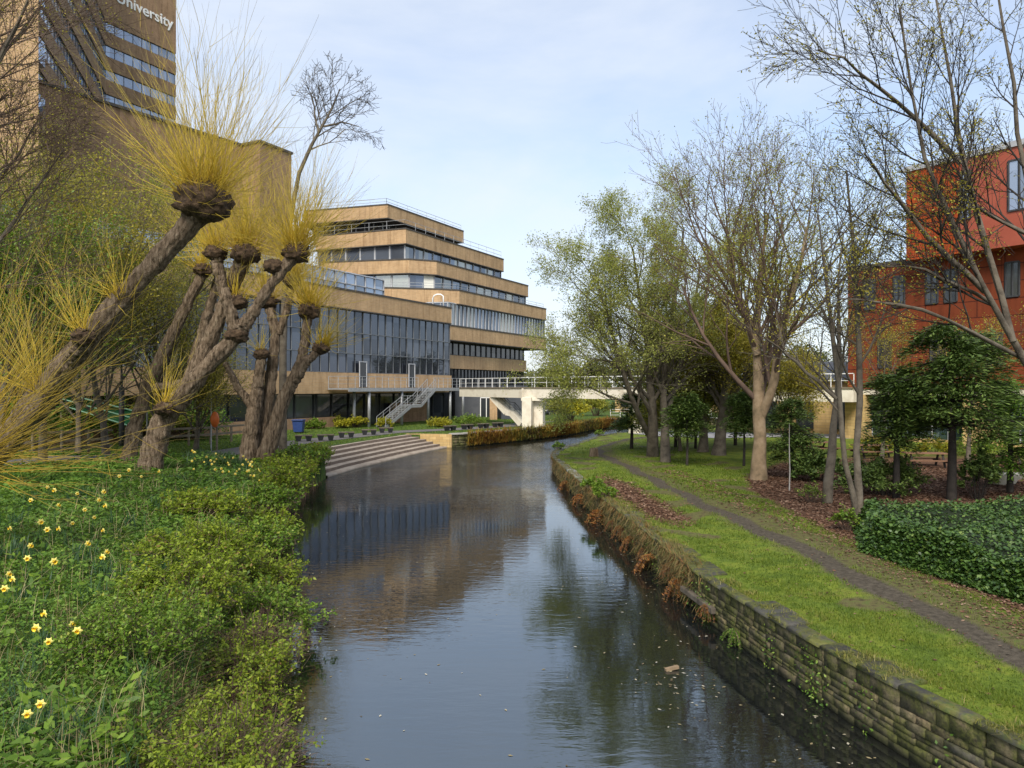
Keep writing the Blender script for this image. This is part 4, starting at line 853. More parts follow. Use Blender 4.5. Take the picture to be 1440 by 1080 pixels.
# low drooping willow sprays in front of the bridge
q = zz((10.6, 47)); make_tree('leafy_tree', 'low leafy young tree hiding the footbridge behind the willow trunks', 28, q, 9, .12, vase(10, 8, 7, 3, 42, 36, .0, .25), G_BUD, 24000, .12, M['bark_grey'], M['twig_grey'], ljit=.2, trunk_frac=.3)
q = zz((16.5, 45)); make_tree('leafy_tree', 'yellow green young tree behind the pale forked trunk, in front of the footbridge', 29, q, 10, .12, vase(10, 8, 7, 3, 40, 36, .02, .25), G_BUDY, 24000, .12, M['bark_grey'], M['twig_grey'], ljit=.2, trunk_frac=.32)
sptw = [dict(n=10, ang=40, lr=.62, t0=.35, up=.05, wig=.06, te=.3, rr=.45, k=6), dict(n=8, ang=36, lr=.55, t0=.15, up=.06, wig=.08, te=.35, rr=.6), dict(n=6, ang=38, lr=.55, t0=.2, up=.05, wig=.1, te=.45, rmin=.008), dict(n=2, ang=36, lr=.6, up=.03, wig=.1, rmin=.007, k=4)]
# --- slim forked trunks beside the ivy
q = zz(onz(1208, 737, 1.1)); D = q[1]
sl = [dict(n=9, ang=38, lr=.5, t0=.35, up=.05, wig=.06, te=.4, rr=.5, k=6), dict(n=6, ang=35, lr=.5, t0=.2, up=.08, wig=.09, te=.4, rr=.6), dict(n=5, ang=35, lr=.6, t0=.2, up=.05, wig=.1, te=.5, rr=.7, rmin=.005), dict(n=1, ang=30, lr=.6, up=.05, wig=.1, rmin=.004, k=4)]
make_tree('slim_tree', 'slim forked young tree rising beside the left end of the ivy', 25, q, 9, .1, sl, G_BUDY, 2600, .065, M['bark_grey'], M['bark_dark'], limbs=[
    ([q - UP * .2, at(1207, 660, D), at(1208, 560, D + .2), at(1203, 430, D + .3), at(1200, 330, D + .3), at(1190, 240, D + .3)], [.13, .095, .085, .06, .04, .015], .35, 6, 11),
    ([q - UP * .1, at(1188, 650, D - .2), at(1176, 540, D - .5), at(1168, 420, D - .8), at(1150, 300, D - 1)], [.09, .075, .065, .045, .015], .4, 6, 9),
    ([at(1176, 560, D - .5), at(1120, 510, D - .9), at(1070, 470, D - 1.3)], [.05, .035, .012], .2, 4, 6)])
q = zz(onz(1163, 705, 1.05)); D = q[1]
make_tree('slim_tree', 'short leaning grey trunk among the brown leaf litter', 26, q, 9, .1, sl, G_BUDY, 1200, .065, M['bark_grey'], M['bark_dark'], limbs=[([q - UP * .2, at(1167, 650, D), at(1172, 600, D), at(1180, 520, D), at(1178, 420, D), at(1186, 330, D)], [.19, .15, .12, .07, .05, .015], .45, 5, 9)])
q = zz((19.3, 39)); make_tree('slim_tree', 'thin budding tree screening the left end of the red building', 30, q, 11, .1, sptw, G_BUDY, 6000, .09, M['bark_grey'], M['twig_red'], trunk_frac=.55, llev=(-2, -1))
q = zz((23.2, 38)); make_tree('slim_tree', 'thin budding tree in front of the red building, behind the largest yew', 33, q, 10.5, .1, sptw, G_BUDY, 5000, .09, M['bark_grey'], M['twig_red'], trunk_frac=.55, llev=(-2, -1))
# --- near tree at the right edge with long limbs over the red building
D = 20.5; q = zz(at(1545, 760, D)); Rm = M['bark_dark']
spn = [dict(n=9, ang=36, lr=.6, t0=.3, up=.04, wig=.06, te=.4, rr=.5, k=6), dict(n=8, ang=32, lr=.55, t0=.18, up=.06, wig=.08, te=.35, rr=.6, k=6), dict(n=6, ang=34, lr=.55, t0=.2, up=.04, wig=.1, te=.45, rr=.65, rmin=.006), dict(n=4, ang=36, lr=.6, t0=.2, up=.03, wig=.1, rmin=.005, k=4)]
make_tree('overhanging_tree', 'large dark limbed tree reaching in from the right edge with yellow buds', 27, q, 14, .4, spn, G_BUDY, 8500, .08, M['bark_grey'], M['bark_dark'], brm=M['bark_dark'], limbs=[
    ([q - UP * .2, at(1520, 640, D), at(1470, 545, D), at(1425, 480, D - .3), at(1380, 400, D - .5), at(1345, 310, D - .7), at(1295, 230, D - .8), at(1278, 120, D - 1), at(1265, 10, D - 1)], [.4, .24, .12, .085, .07, .06, .05, .035, .02], .45, 4.2, 16),
    ([at(1425, 480, D - .3), at(1400, 380, D), at(1365, 280, D + .3), at(1345, 200, D + .5), at(1335, 90, D + .8), at(1310, -40, D + 1)], [.09, .08, .07, .055, .035, .015], .25, 4.2, 14),
    ([at(1500, 600, D), at(1470, 420, D + .5), at(1440, 250, D + 1), at(1425, 120, D + 1.2), at(1400, -30, D + 1.4)], [.13, .09, .065, .045, .02], .25, 4.2, 12),
    ([at(1440, 505, D), at(1340, 450, D - 1), at(1250, 425, D - 1.6), at(1180, 420, D - 2)], [.06, .045, .03, .012], .2, 3.4, 10),
    ([at(1400, 430, D), at(1330, 390, D - .6), at(1270, 370, D - 1), at(1205, 380, D - 1.4)], [.05, .04, .025, .01], .2, 3.2, 10), ([at(1455, 335, D + .75), at(1370, 290, D + .2), at(1310, 300, D - .6)], [.05, .035, .012], .1, 3, 9),
    ([at(1385, 410, D - .4), at(1310, 340, D - 1), at(1255, 270, D - 1.5), at(1215, 215, D - 1.8)], [.08, .06, .04, .015], .2, 4, 8),
    ([at(1350, 230, D), at(1270, 150, D - .6), at(1200, 90, D - 1), at(1150, 70, D - 1.2)], [.07, .05, .03, .012], .15, 5, 10)], ljit=.06)
# --- yews
def yew(px, py, D, w_, h_, z0, seed, label, n=5200, trunk=.09, ls=.22, mat=None, grp='dark evergreen trees under the bare trees'):
    rng = np.random.default_rng(seed); q = at(px, py, D); q[2] = float(zR(q[0], q[1])); r = thing('evergreen_tree', label, 'tree', q, grp)
    tr = [(np.array([q - UP * .1, q + UP * h_ * .3 + [.03, 0, 0], q + UP * h_ * .6, q + UP * h_ * .93]), np.array([trunk * 1.3, trunk, trunk * .7, trunk * .2]))]
    pol = []; C = []; ax = []
    nb = max(40, int(60 * h_ / 4)); n = int(n * 1.6)
    for j in range(nb):
        f = rng.random() ** .8; z = z0 + (h_ - z0) * f; az = j * 2.4 + rng.normal(0, .3); L = w_ * (.25 + .75 * math.sqrt(max(0, 1 - (max(0, f - .15) / .87) ** 2))) * rng.uniform(.55, 1.15)
        d = np.array([math.cos(az), math.sin(az), rng.uniform(.0, .35)]); P0 = q + UP * z; k = 5
        P = np.array([P0 + d * L * t_ - UP * .28 * L * t_ * t_ for t_ in np.linspace(0, 1, k)]); pol.append((P, np.linspace(trunk * .35, .008, k)))
        m_ = int(n / nb); t_ = rng.random(m_) ** .6; s_ = np.array([-d[1], d[0], 0]); sp = rng.normal(0, .2, m_) * L * (.35 + .65 * np.sin(t_ * 2.6))
        c_ = P0 + d * (L * t_)[:, None] - UP * (.28 * L * t_ * t_ + np.abs(sp) * .3)[:, None] + s_ * sp[:, None] + rng.normal(0, .05, (m_, 3)) * [1, 1, 2.2]; C.append(c_); ax.append(np.repeat((d * [1, 1, .2])[None], m_, 0) + s_ * np.sign(sp)[:, None] * .7)
    tube_obj('trunk', tr, 8, M['bark_dark'], r); tube_obj('branches', pol, 4, M['bark_dark'], r)
    C = np.concatenate(C); tint = np.clip(rng.normal(.45, .22, len(C)), 0, 1)
    leaf_obj('crown', C, rng.uniform(.6, 1.3, len(C)) * ls, rng, mat or G_YEW, r, tint=tint, up=1.2, asp=.3, axis=np.concatenate(ax), axis_w=.7); return r
yew(1338, 706, 26, 2.5, 6.1, 2.2, 31, 'largest dark yew standing behind the ivy mound', 15000, .13, .2)
yew(1260, 703, 26.6, 1.4, 4.6, 1.9, 32, 'yew with low flat sprays directly left of the largest yew', 7500, .1, .18)
yew(1420, 700, 27, 1.7, 4.2, .8, 33, 'lighter bushy evergreen at the right edge of the view', 7000, .09, .17, G_LUSH)
yew(1113, 672, 33, 1.35, 3.4, .7, 34, 'rounded yew just right of the pale forked trunk', 6500, .08, .17)
yew(888, 632, 48.5, 1.5, 3.6, 1.3, 35, 'lone small yew nearest the canal bend', 4500, .1, .22)
yew(950, 630, 50, 1.7, 4.6, 1.3, 36, 'small yew behind the multi stemmed willow trunks', 4200, .1, .24)
yew(966, 655, 38, 1.3, 3.6, 1.5, 37, 'thin stemmed yew in front, right of the willow trunks', 4200, .06, .2)
yew(1034, 628, 51, 2.0, 5.0, 1.2, 38, 'yew behind the gap left of the pale forked trunk', 4800, .1, .24)
yew(1046, 656, 38, 1.25, 3.7, 1.6, 39, 'thin stemmed yew touching the left side of the pale trunk', 4200, .06, .2)
yew(978, 631, 48.5, 1.6, 4.6, 1.4, 40, 'yew between the leaning trunk and the willow', 4000, .08, .22)
# --- shrubs on the right
def shrub(name, label, q, w_, h_, seed, leafm, n, ls, stemm=None, group=None, ns=26, cat='shrub', up=.5, flat=1., asp=.5, vis=.012, jit=.045):
    rng = np.random.default_rng(seed); q = np.asarray(q, float); r = thing(name, label, cat, q, group); pol = []; tipsL = []
    for j in range(ns):
        az = rng.random() * 6.28; e = rng.random() ** .5; tgt = q + np.array([math.cos(az) * w_ * e, math.sin(az) * w_ * e * flat, h_ * (1 - .55 * e * e) * rng.uniform(.7, 1.1)])
        b = q + np.array([math.cos(az), math.sin(az), 0]) * w_ * .18 * rng.random() - UP * .08; md = (b + tgt) / 2 + np.array([0, 0, .18 * h_]) + rng.normal(0, .05, 3)
        P = np.array([b, b * .4 + md * .6, md * .5 + tgt * .5, tgt]); pol.append((P, np.array([vis, vis * .8, vis * .6, vis * .3])))
        for _ in range(3):
            t_ = rng.uniform(.45, .95); p0 = P[1] + (P[3] - P[1]) * t_; d = nrm(rng.normal(0, 1, 3) + UP * .6) * w_ * rng.uniform(.15, .35); P2 = np.array([p0, p0 + d * .4, p0 + d * .75 + UP * .02, p0 + d]); pol.append((P2, np.array([vis * .6, vis * .5, vis * .4, vis * .25]))); tipsL.append((P2, 0))
        tipsL.append((P[[1, 2, 2, 3]], 0))
    tube_obj('stems', pol, 4, stemm or M['twig_red'], r)
    m_ = int(math.ceil(n / len(tipsL))); C = tips(tipsL, rng, m_, w_ * jit, .2)
    leaf_obj('leaves', C, rng.uniform(.6, 1.35, len(C)) * ls, rng, leafm, r, up=up, asp=asp, tint=np.clip(rng.normal(.5, .25, len(C)), 0, 1)); return r
shrub('evergreen_shrub', 'low dark spreading evergreen between the slim trunks and the yews', zz(onz(1245, 695, 1.1)), 1.7, 1.3, 51, G_YEW, 7000, .13, M['bark_dark'], ns=40)
shrub('evergreen_shrub', 'low dark evergreen bush below the rounded yew', zz(onz(1150, 672, 1.1)), 1.5, 1.2, 52, G_YEW, 4500, .15, M['bark_dark'])
shrub('evergreen_shrub', 'upright dark bush right of the largest yew trunk', zz(onz(1375, 702, 1.1)), .8, 1.7, 53, G_YEW, 4500, .12, M['bark_dark'], ns=30)
shrub('shrub', 'small yellow green sprouting bush left of the slim trunks', zz(onz(1140, 705, 1.05)), .6, .7, 54, G_FRESH, 500, .08)
shrub('fern_clump', 'bright green fern clump at the foot of the forked slim tree', zz(onz(1192, 745, 1.05)), .45, .75, 55, G_FRESH, 900, .08)
sap = zz(onz(1110, 690, 1.05)); r = thing('young_sapling', 'thin white stemmed sapling in front of the rounded yew', 'sapling', sap); tube_obj('stem', [(np.array([sap - UP * .1, sap + UP * .8 + [.02, 0, 0], sap + UP * 1.6, sap + UP * 2.6]), np.array([.03, .026, .02, .006]))], 6, M['concrete'], r)
shrub('yellow_shrub', 'yellow flowering bush in front of the stone pier, right of the slim trunks', onz(1235, 642, 1.15), 1.6, 1.0, 56, G_FORS, 1500, .14)
shrub('yellow_shrub', 'pale yellow green bush behind the brown picnic table', onz(1315, 640, 1.15), 1.3, .9, 57, G_FORS, 1200, .14)
shrub('shrub', 'green bush beneath the teal glazing at the right edge', onz(1395, 645, 1.15), 2.0, 1.1, 58, G_FRESH, 1800, .14)
# ivy mound
rng = np.random.default_rng(60); xs = 0
def ivy_h(x, y):
    u = x - np.where(y < 18, 8.45 + .21 * (18 - y), 8.45 + .4 * (y - 18)); f = sst(u / .55 + .12) * (u > 0) * sst((y - 11.6) / 1.0) * sst((23.2 - y) / 2.2) * (x < 24)
    return f * (.74 + .1 * np.sin(x * 1.7 + y) + .08 * np.sin(y * 2.3 - x * 1.1) + .05 * np.sin(x * 5 + 1) * np.sin(y * 4.3))
r = thing('ivy_mound', 'broad mound of glossy dark green ivy beside the leaf litter', 'ivy', (13, 18, 1.1))
gx_, gy_ = np.meshgrid(np.linspace(8.2, 24, 80), np.linspace(11.2, 24.8, 80)); gz_ = zR(gx_, gy_) + ivy_h(gx_, gy_) - .16
V = np.stack([gx_, gy_, gz_], -1).reshape(-1, 3); i = np.arange(79)[:, None]; j = np.arange(79)[None]; a = i * 80 + j
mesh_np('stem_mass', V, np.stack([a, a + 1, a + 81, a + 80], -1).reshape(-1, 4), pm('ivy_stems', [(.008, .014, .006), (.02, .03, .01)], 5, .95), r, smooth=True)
n = 95000; X = rng.uniform(8.4, 22, n); Y = 11.4 + 13 * rng.random(n); h = ivy_h(X, Y); k = (h > .05) & (X < Y * .75 + 1.5); X, Y, h = X[k], Y[k], h[k]
side = rng.random(len(X)) ** .35
yb = rng.uniform(11.6, 23, 34000); xb = np.where(yb < 18, 8.45 + .21 * (18 - yb), 8.45 + .4 * (yb - 18)) + .6 * rng.random(34000); hb = ivy_h(xb, yb); kb = hb > .03; xf = rng.uniform(9, 16, 9000); yf = rng.uniform(11.6, 12.7, 9000); X = np.r_[X, xb[kb], xf]; Y = np.r_[Y, yb[kb], yf]; h = ivy_h(X, Y)
side = np.r_[side, rng.random(len(X) - len(side)) ** .2]
C = np.stack([X, Y, zR(X, Y) + h * np.where((h < .55) & (np.arange(len(X)) < len(X) - len(xf) - kb.sum()), rng.random(len(X)) ** .5, side) + rng.normal(0, .035, len(X))], 1)
C[:, 0] += rng.normal(0, .05, len(C)); leaf_obj('leaves', C, rng.uniform(.045, .125, len(C)), rng, G_IVY, r, up=.7, asp=.75, tint=np.clip(rng.normal(.42, .24, len(C)), 0, 1))
# grass on the towpath bank
rng = np.random.default_rng(61)
def scat(n, y0, y1, ex, o0, o1, side, pw=2.0, opow=1.0):
    u = rng.random(n); y = (y0 ** (1 - pw) + u * (y1 ** (1 - pw) - y0 ** (1 - pw))) ** (1 / (1 - pw)); o = o0 + (o1 - o0) * rng.random(n) ** opow; return ex(y) + side * o, y
x, y = scat(230000, 7.5, 58, edR, .18, 8.5, 1, 2.1); pk = a_path(x, y); lt = a_lit(x, y); wn = a_worn(x, y); o_ = x - edR(y)
pn = .5 + .3 * np.sin(x * 2.1 + 1.3 * np.sin(y * 1.1)) * np.sin(y * 1.6 + x) + .2 * np.sin(x * 5.3 + y * 3.1)
bare = (np.sin(x * 1.7 + 2.1 * np.sin(y * .9)) * np.sin(y * 1.23 + 1.1 * np.sin(x * 1.4)) > .62)
cov = np.zeros(len(x))
for c0, c1, cw in COPE: cov[(y >= c0) & (y < c1)] = cw
on_slab = (o_ > cov + .04 * rng.normal(0, 1, len(x))) | (rng.random(len(x)) < .03)
k = (~bare | (rng.random(len(x)) < .25)) & (pk < .35 + .3 * rng.random(len(x))) & (lt < .25 + .35 * rng.random(len(x))) & (rng.random(len(x)) > wn * .9) & (rng.random(len(x)) < .35 + pn) & on_slab
x, y, o_ = x[k], y[k], o_[k]; B = np.stack([x, y, zR(x, y) - .01], 1); sz = np.clip(y / 14, .8, 2.2); hv = rng.uniform(.035, .085, len(x)) * np.clip(.6 + pn[k], .5, 1.3)
blade_obj('grass', B, hv * sz ** .4, .011 * sz, rng, G_GRASS, lean=1.1, tint=np.clip(.2 + .5 * pn[k] + rng.normal(0, .17, len(x)) + .2 * (o_ < .7), 0, 1)); tag(bpy.data.objects['grass'], 'short green grass covering the towpath bank', 'grass', None, 'stuff')
# leaf litter
x, y = scat(120000, 10, 46, PATHR, .9, 14, 1, 1.7); k = a_lit(x, y) > .35 + .5 * rng.random(len(x)); x2, y2 = scat(14000, 19, 40, edR, .2, 2.6, 1, 1.5); k2 = a_lit(x2, y2) > .2 + .5 * rng.random(len(x2)); x3, y3 = scat(900, 8, 40, edR, .1, 9, 1, 1.6); x4, y4 = scat(5200, 9, 36, PATHR, .5, 2.2, 1, 1.7, .6); x3 = np.r_[x3, x4]; y3 = np.r_[y3, y4]
x = np.r_[x[k], x2[k2], x3]; y = np.r_[y[k], y2[k2], y3]
o = leaf_obj('leaf_litter', np.stack([x, y, zR(x, y) + .012 + .02 * rng.random(len(x))], 1), rng.uniform(.05, .11, len(x)) * np.clip(y / 20, .8, 1.5), rng, G_LITTER, up=2.2, asp=.6); tag(o, 'brown fallen leaves lying on the soil under the trees', 'leaves', None, 'stuff')
# grass and moss fringe on the near wall top
x, y = scat(9000, 8, 30, edR, -.06, .5, 1, 1.6); k = np.sin(y * 2.3) * np.sin(y * 5.1 + 1) + rng.normal(0, .25, len(x)) > .18; x, y = x[k], y[k]; n = len(x)
o = blade_obj('wall_top_grass', np.stack([x, y, np.full(n, .93)], 1), rng.uniform(.04, .13, n), .012 * np.clip(y / 14, .8, 1.6), rng, leaf_mat('moss_grass', [(.06, .08, .012), (.13, .15, .02), (.22, .21, .04), (.30, .25, .09)], .3), lean=1.6); tag(o, 'mossy grass tufts creeping over the coping of the near canal wall', 'grass', None, 'stuff')
x, y = scat(2600, 8, 24, edR, -.1, -.03, 1, 1.6); k = np.sin(y * 3.1 + 2) * np.sin(y * 1.7) + rng.normal(0, .3, len(x)) > .45; x, y = x[k], y[k]; n = len(x)
o = leaf_obj('wall_moss', np.stack([x, y, rng.uniform(.04, .85, n) ** 1.3], 1), rng.uniform(.03, .07, n), rng, G_LUSH, up=.2, asp=.6); tag(o, 'small green plants growing out of joints in the near canal wall', 'moss', None, 'stuff')
# wall plants: straw hanging grass and rusty ferns
x, y = scat(26000, 14.5, 52, edR, -.1, .3, 1, 1.4); k = rng.random(len(x)) < sst((y - 15.5) / 3) * (.25 + .75 * (np.sin(y * 2.6) * np.sin(y * 1.13 + 1) > -.3)) * np.where(y > 31, .75, 1); x, y = x[k], y[k]; n = len(x)
B = np.stack([x, y, np.where(rng.random(n) < .45, .9, rng.uniform(.15, .85, n))], 1); hang = blade_np(B, rng.uniform(.12, .4, n), rng.uniform(.01, .022, n), rng, 1.0)
V = hang[0].reshape(n, -1, 3); dz = V[:, :, 2] - B[:, None, 2]; V[:, :, 2] = B[:, None, 2] + np.where(rng.random(n)[:, None] < .75, -dz * .85, dz * .7); V[:, :, 0] -= np.abs(dz) * .3
o = mesh_np('hanging_grass', V.reshape(-1, 3), hang[1], leaf_mat('hanging_straw', [(.075, .085, .022), (.16, .14, .05), (.25, .19, .085), (.20, .085, .03)], .2, .8, .2), tint=np.repeat(rng.random(n), hang[2])); tag(o, 'straw coloured grass hanging over the canal wall', 'grass', None, 'stuff')
def fern(q, sz, seed, label, mat, name='fern_clump', grp=None, n=26, droop=1.0):
    rng = np.random.default_rng(seed); r = thing(name, label, 'fern', q, grp); pol = []; C = []; ax = []
    for j in range(n):
        az = rng.uniform(0, 6.28); d = np.array([math.cos(az), math.sin(az), 0]); L = sz * rng.uniform(.6, 1.1); t_ = np.linspace(0, 1, 5)
        P = np.asarray(q) + d * (L * .75 * t_)[:, None] + UP * (L * (.55 * t_ - droop * 1.1 * t_ ** 2))[:, None]; pol.append((P, np.linspace(.008, .003, 5)))
        m_ = 60; tt = rng.random(m_); c_ = np.stack([np.interp(tt, t_, P[:, c]) for c in range(3)], 1); s_ = np.array([-d[1], d[0], 0]); sg = rng.choice([-1, 1], m_); wv = .16 * L * (1 - tt) * sg
        C.append(c_ + s_ * wv[:, None] * .6); ax.append(s_[None] * sg[:, None] + d * .4)
    tube_obj('stems', pol, 3, M['twig_red'], r); C = np.concatenate(C); leaf_obj('fronds', C, rng.uniform(.5, 1.2, len(C)) * sz * .16, rng, mat, r, up=.8, asp=.22, axis=np.concatenate(ax), axis_w=.85)
fw = [(842, 752, .7), (858, 775, .55), (885, 800, .6), (915, 808, .75), (938, 800, .5), (952, 822, .6), (902, 778, .5), (993, 862, .42), (870, 745, .5), (815, 715, .6), (795, 690, .6)]
fl = ['rusty fern clump on the wall below the pale coping', 'rusty fern second along, lower on the wall', 'orange brown fern low on the wall near the waterline', 'largest orange brown fern hanging towards the water', 'small brown fern right of the largest hanging fern', 'brown fern just above the culvert opening', 'brown fern high on the wall above the largest fern', 'small rusty fern right of the culvert lintel', 'brown fern tuft under the coping by the leaf litter', 'brown fern on the far overgrown stretch of wall', 'farthest brown fern near the tip of the bend']
for i, (px, py, sz) in enumerate(fw):
    D = None
    for y in np.arange(12, 50, .05):
        if abs(720 + F * (edR(y) - .08) / y - px) < 3: D = y; break
    D = D or 30; q = at(px, py, D); q[0] = edR(D) - .06; q[2] = min(max(q[2], .3), .85); fern(q + np.array([0, 0, .1]), sz * max(1, D / 20) * (1.25, .6, .9, 1.2, .7, 1.1, .7, .9, .8, 1, .8)[i], 70 + i, fl[i], G_FERN, grp='rusty ferns on the canal wall', droop=1.3)
fern((edR(14.6) - .05, 14.6, .22), .45, 90, 'dark green fern at the waterline right of the culvert', G_LUSH, n=30)
for i, (px, py) in enumerate(((845, 688), (858, 700))): shrub('shrub', ('bright green weed on the wall top by the pale coping', 'second bright green weed on the wall top, nearer the camera')[i], (edR(4100 * 1.05 / (py - 545)) + .1, 4100 * 1.05 / (py - 545), .9), .55, .45, 92 + i, G_FRESH, 900, .12)
for i, (px, py) in enumerate(((790, 632), (855, 612))): shrub('shrub', ('small green reed tuft at the tip of the canal bend', 'small green tuft at the water edge past the bend')[i], (edR(49 + 14 * i) + .1, 49 + 14 * i, .9), .5, .6, 95 + i, G_FRESH, 400, .14)
# ------------------------------------------------------------------ pollard willows on the left
def zl(q): return np.array([q[0], q[1], float(zL(q[0], q[1]))])
def knob(r, c, rad, seed, mat=None, flat=.75):
    rng = np.random.default_rng(seed); import bmesh
    bm = bmesh.new(); bmesh.ops.create_icosphere(bm, subdivisions=4, radius=1)
    P = np.array([v.co[:] for v in bm.verts]); d = np.ones(len(P))
    for _ in range(120):
        a = nrm(rng.normal(0, 1, 3)); t_ = P @ a; d += rng.uniform(.05, .2) * np.exp(-((1 - t_) / .012))
    d += rng.normal(0, .03, len(P)); P = P * d[:, None] * np.array([rad, rad, rad * flat]) + np.asarray(c)
    for v, q in zip(bm.verts, P): v.co = q
    me = bpy.data.meshes.new('pollard_knob'); bm.to_mesh(me); bm.free(); me.materials.append(M['knob'])
    for p_ in me.polygons: p_.use_smooth = True
    return link(bpy.data.objects.new('pollard_knob', me), r)
def shoots(r, c, rad, n, L0, L1, seed, axis=(0, 0, 1), spread=1.0, mat=None, wid=.010, bend=.35, side=True):
    rng = np.random.default_rng(seed); pol = []; axis = nrm(axis)
    for _ in range(n):
        d = nrm(axis * (1 if rng.random() < .5 else .35) + rng.normal(0, .5 * spread, 3)); 
        if d @ axis < -.1: d = nrm(d + axis * .8)
        L = rng.uniform(L0, L1) * (.55 + .45 * max(0, d @ axis)); e0 = nrm(rng.normal(0, .7, 3) + axis * .7); p0 = np.asarray(c) + e0 * rad * rng.uniform(.65, .95) * np.array([1, 1, .8]); d = nrm(d * .62 + e0 * .38 + rng.normal(0, .1, 3)); k = 6; t_ = np.linspace(0, 1, k)
        e = nrm(d + UP * bend); P = p0 + d * (L * t_ * (1 - .5 * t_))[:, None] + e * (L * .5 * t_ * t_)[:, None] + (rng.normal(0, .022, (k, 3)) + rng.normal(0, .085, 3) * t_[:, None]) * L * t_[:, None]
        w_ = wid * rng.uniform(.5, 1.5); pol.append((P, np.linspace(w_, w_ * .22, k)))
        if side and L > 2 and rng.random() < .75:
            for _ in range(rng.integers(1, 6)):
                t0 = rng.uniform(.35, .8); i = int(t0 * (k - 1)); p1 = P[i] + (P[i + 1] - P[i]) * rng.random(); dd = nrm(nrm(P[i + 1] - P[i]) + rng.normal(0, .34, 3)); l2 = L * rng.uniform(.15, .35)
                pol.append((np.array([p1 + dd * l2 * x for x in np.linspace(0, 1, k)]) + UP * (np.linspace(0, 1, k) ** 2 * l2 * .1)[:, None], np.linspace(w_ * .5, w_ * .18, k)))
    return tube_obj('shoots', pol, 3, mat or M['shoot'], r)
def limb(pts, rad, rng, k=14, jit=.03):
    P = np.array(pts, float); x = np.linspace(0, len(P) - 1, k); P2 = np.stack([np.interp(x, np.arange(len(P)), P[:, c]) for c in range(3)], 1); P2[1:-1] = .25 * P2[:-2] + .5 * P2[1:-1] + .25 * P2[2:]
    P2[1:-1] += rng.normal(0, jit, (k - 2, 3)); R = np.interp(x, np.arange(len(rad)), rad) * (1 + rng.normal(0, .05, k)); return P2, R
def trunk_obj(r, limbs, seed, n=30):
    rng = np.random.default_rng(seed); Vs, Qs, Ts, b_ = [], [], [], 0; th = np.arange(n) * 2 * PI / n
    for p_, q_ in limbs:
        P, R = limb(p_, q_, rng, 44, .012); V, Q, T = tubes_np([(P, R)], n); V = V.reshape(44, n, 3); s_ = np.r_[0, np.cumsum(np.linalg.norm(np.diff(P, axis=0), axis=1))][:, None]; a_ = rng.random(5) * 6.3
        f = 1 + .055 * np.sin(4 * th + 1.1 * s_ + a_[0]) + .05 * np.sin(9 * th - 1.7 * s_ + a_[1] + np.sin(s_ * 2)) + .045 * np.sin(13 * th + 2.3 * s_ + a_[2]) + .05 * np.sin(2 * th + 3.1 * s_ + a_[3]) * np.sin(s_ * 2.2 + a_[4]) + rng.normal(0, .03, (44, n))
        for _ in range(7):
            i0, j0 = rng.integers(2, 42), rng.random() * 6.3; f = f + rng.uniform(.1, .3) * np.exp(-((np.arange(44)[:, None] - i0) / 1.6) ** 2 - ((np.angle(np.exp(1j * (th - j0)))) / .4) ** 2)
        V = P[:, None] + (V - P[:, None]) * f[:, :, None] * .87; Vs.append(V.reshape(-1, 3)); Qs.append(Q + b_); Ts.append(T); b_ += len(T)
    return mesh_np('trunk', np.concatenate(Vs), np.concatenate(Qs), M['bark'], r, tint=np.concatenate(Ts), smooth=True)
W = 'pollarded willows along the path'
# first: huge leaning trunk
D = 24; b = zl(at(-70, 690, 26)); h1 = at(288, 288, D)
r = thing('pollard_willow', 'largest leaning pollard willow with dark knobbly head against the tower', 'tree', b, W)
trunk_obj(r, [([b - UP * .3, at(20, 610, D + 1), at(100, 505, D), at(185, 405, D), at(250, 335, D), h1 - UP * .1], [.62, .52, .43, .38, .33, .38]), ([at(95, 515, D - .1), at(115, 482, D - .5), at(122, 470, D - .8)], [.3, .26, .18])], 101)
knob(r, h1 + UP * .1, .76, 102, flat=.85); knob(r, at(118, 474, D - .6), .34, 103)
shoots(r, h1 + UP * .3, .9, 270, 2.8, 6.6, 104, (.05, 0, 1), 1.25, wid=.0105); shoots(r, h1 + UP * .2, .9, 190, 1.4, 3.6, 105, (.1, -.2, .5), 1.5, wid=.009)
shoots(r, at(118, 474, D - .6), .3, 60, 1.5, 4.2, 106, (-.2, 0, 1), .9); shoots(r, at(60, 550, D + .2), .4, 70, 2, 5, 107, (-.3, -.3, 1), 1.0); shoots(r, at(170, 420, D - .3), .4, 60, 1, 3.2, 108, (-.3, -.3, .9), 1.0)
# out of frame stool whose rods sweep in from the left
D = 15; b = zl(at(-150, 760, D)); r = thing('pollard_willow', 'near willow outside the left edge, its ochre rods sweeping into view', 'tree', b, W)
trunk_obj(r, [([b - UP * .3, b + UP * .8 + [.2, 0, 0], at(-60, 650, D)], [.5, .42, .4])], 111); knob(r, at(-55, 645, D), .5, 112)
shoots(r, at(-50, 645, D), .45, 95, 2.2, 5.6, 113, (.75, .1, .75), .85, M['shoot_dark'], .007, .25); shoots(r, at(-50, 655, D), .45, 50, 1.5, 4.0, 114, (1, .15, .15), .5, M['shoot_dark'], .007, .15); shoots(r, at(-60, 600, D), .45, 45, 3, 6, 115, (.25, .2, 1), .7, M['shoot_dark'], .009, .4)
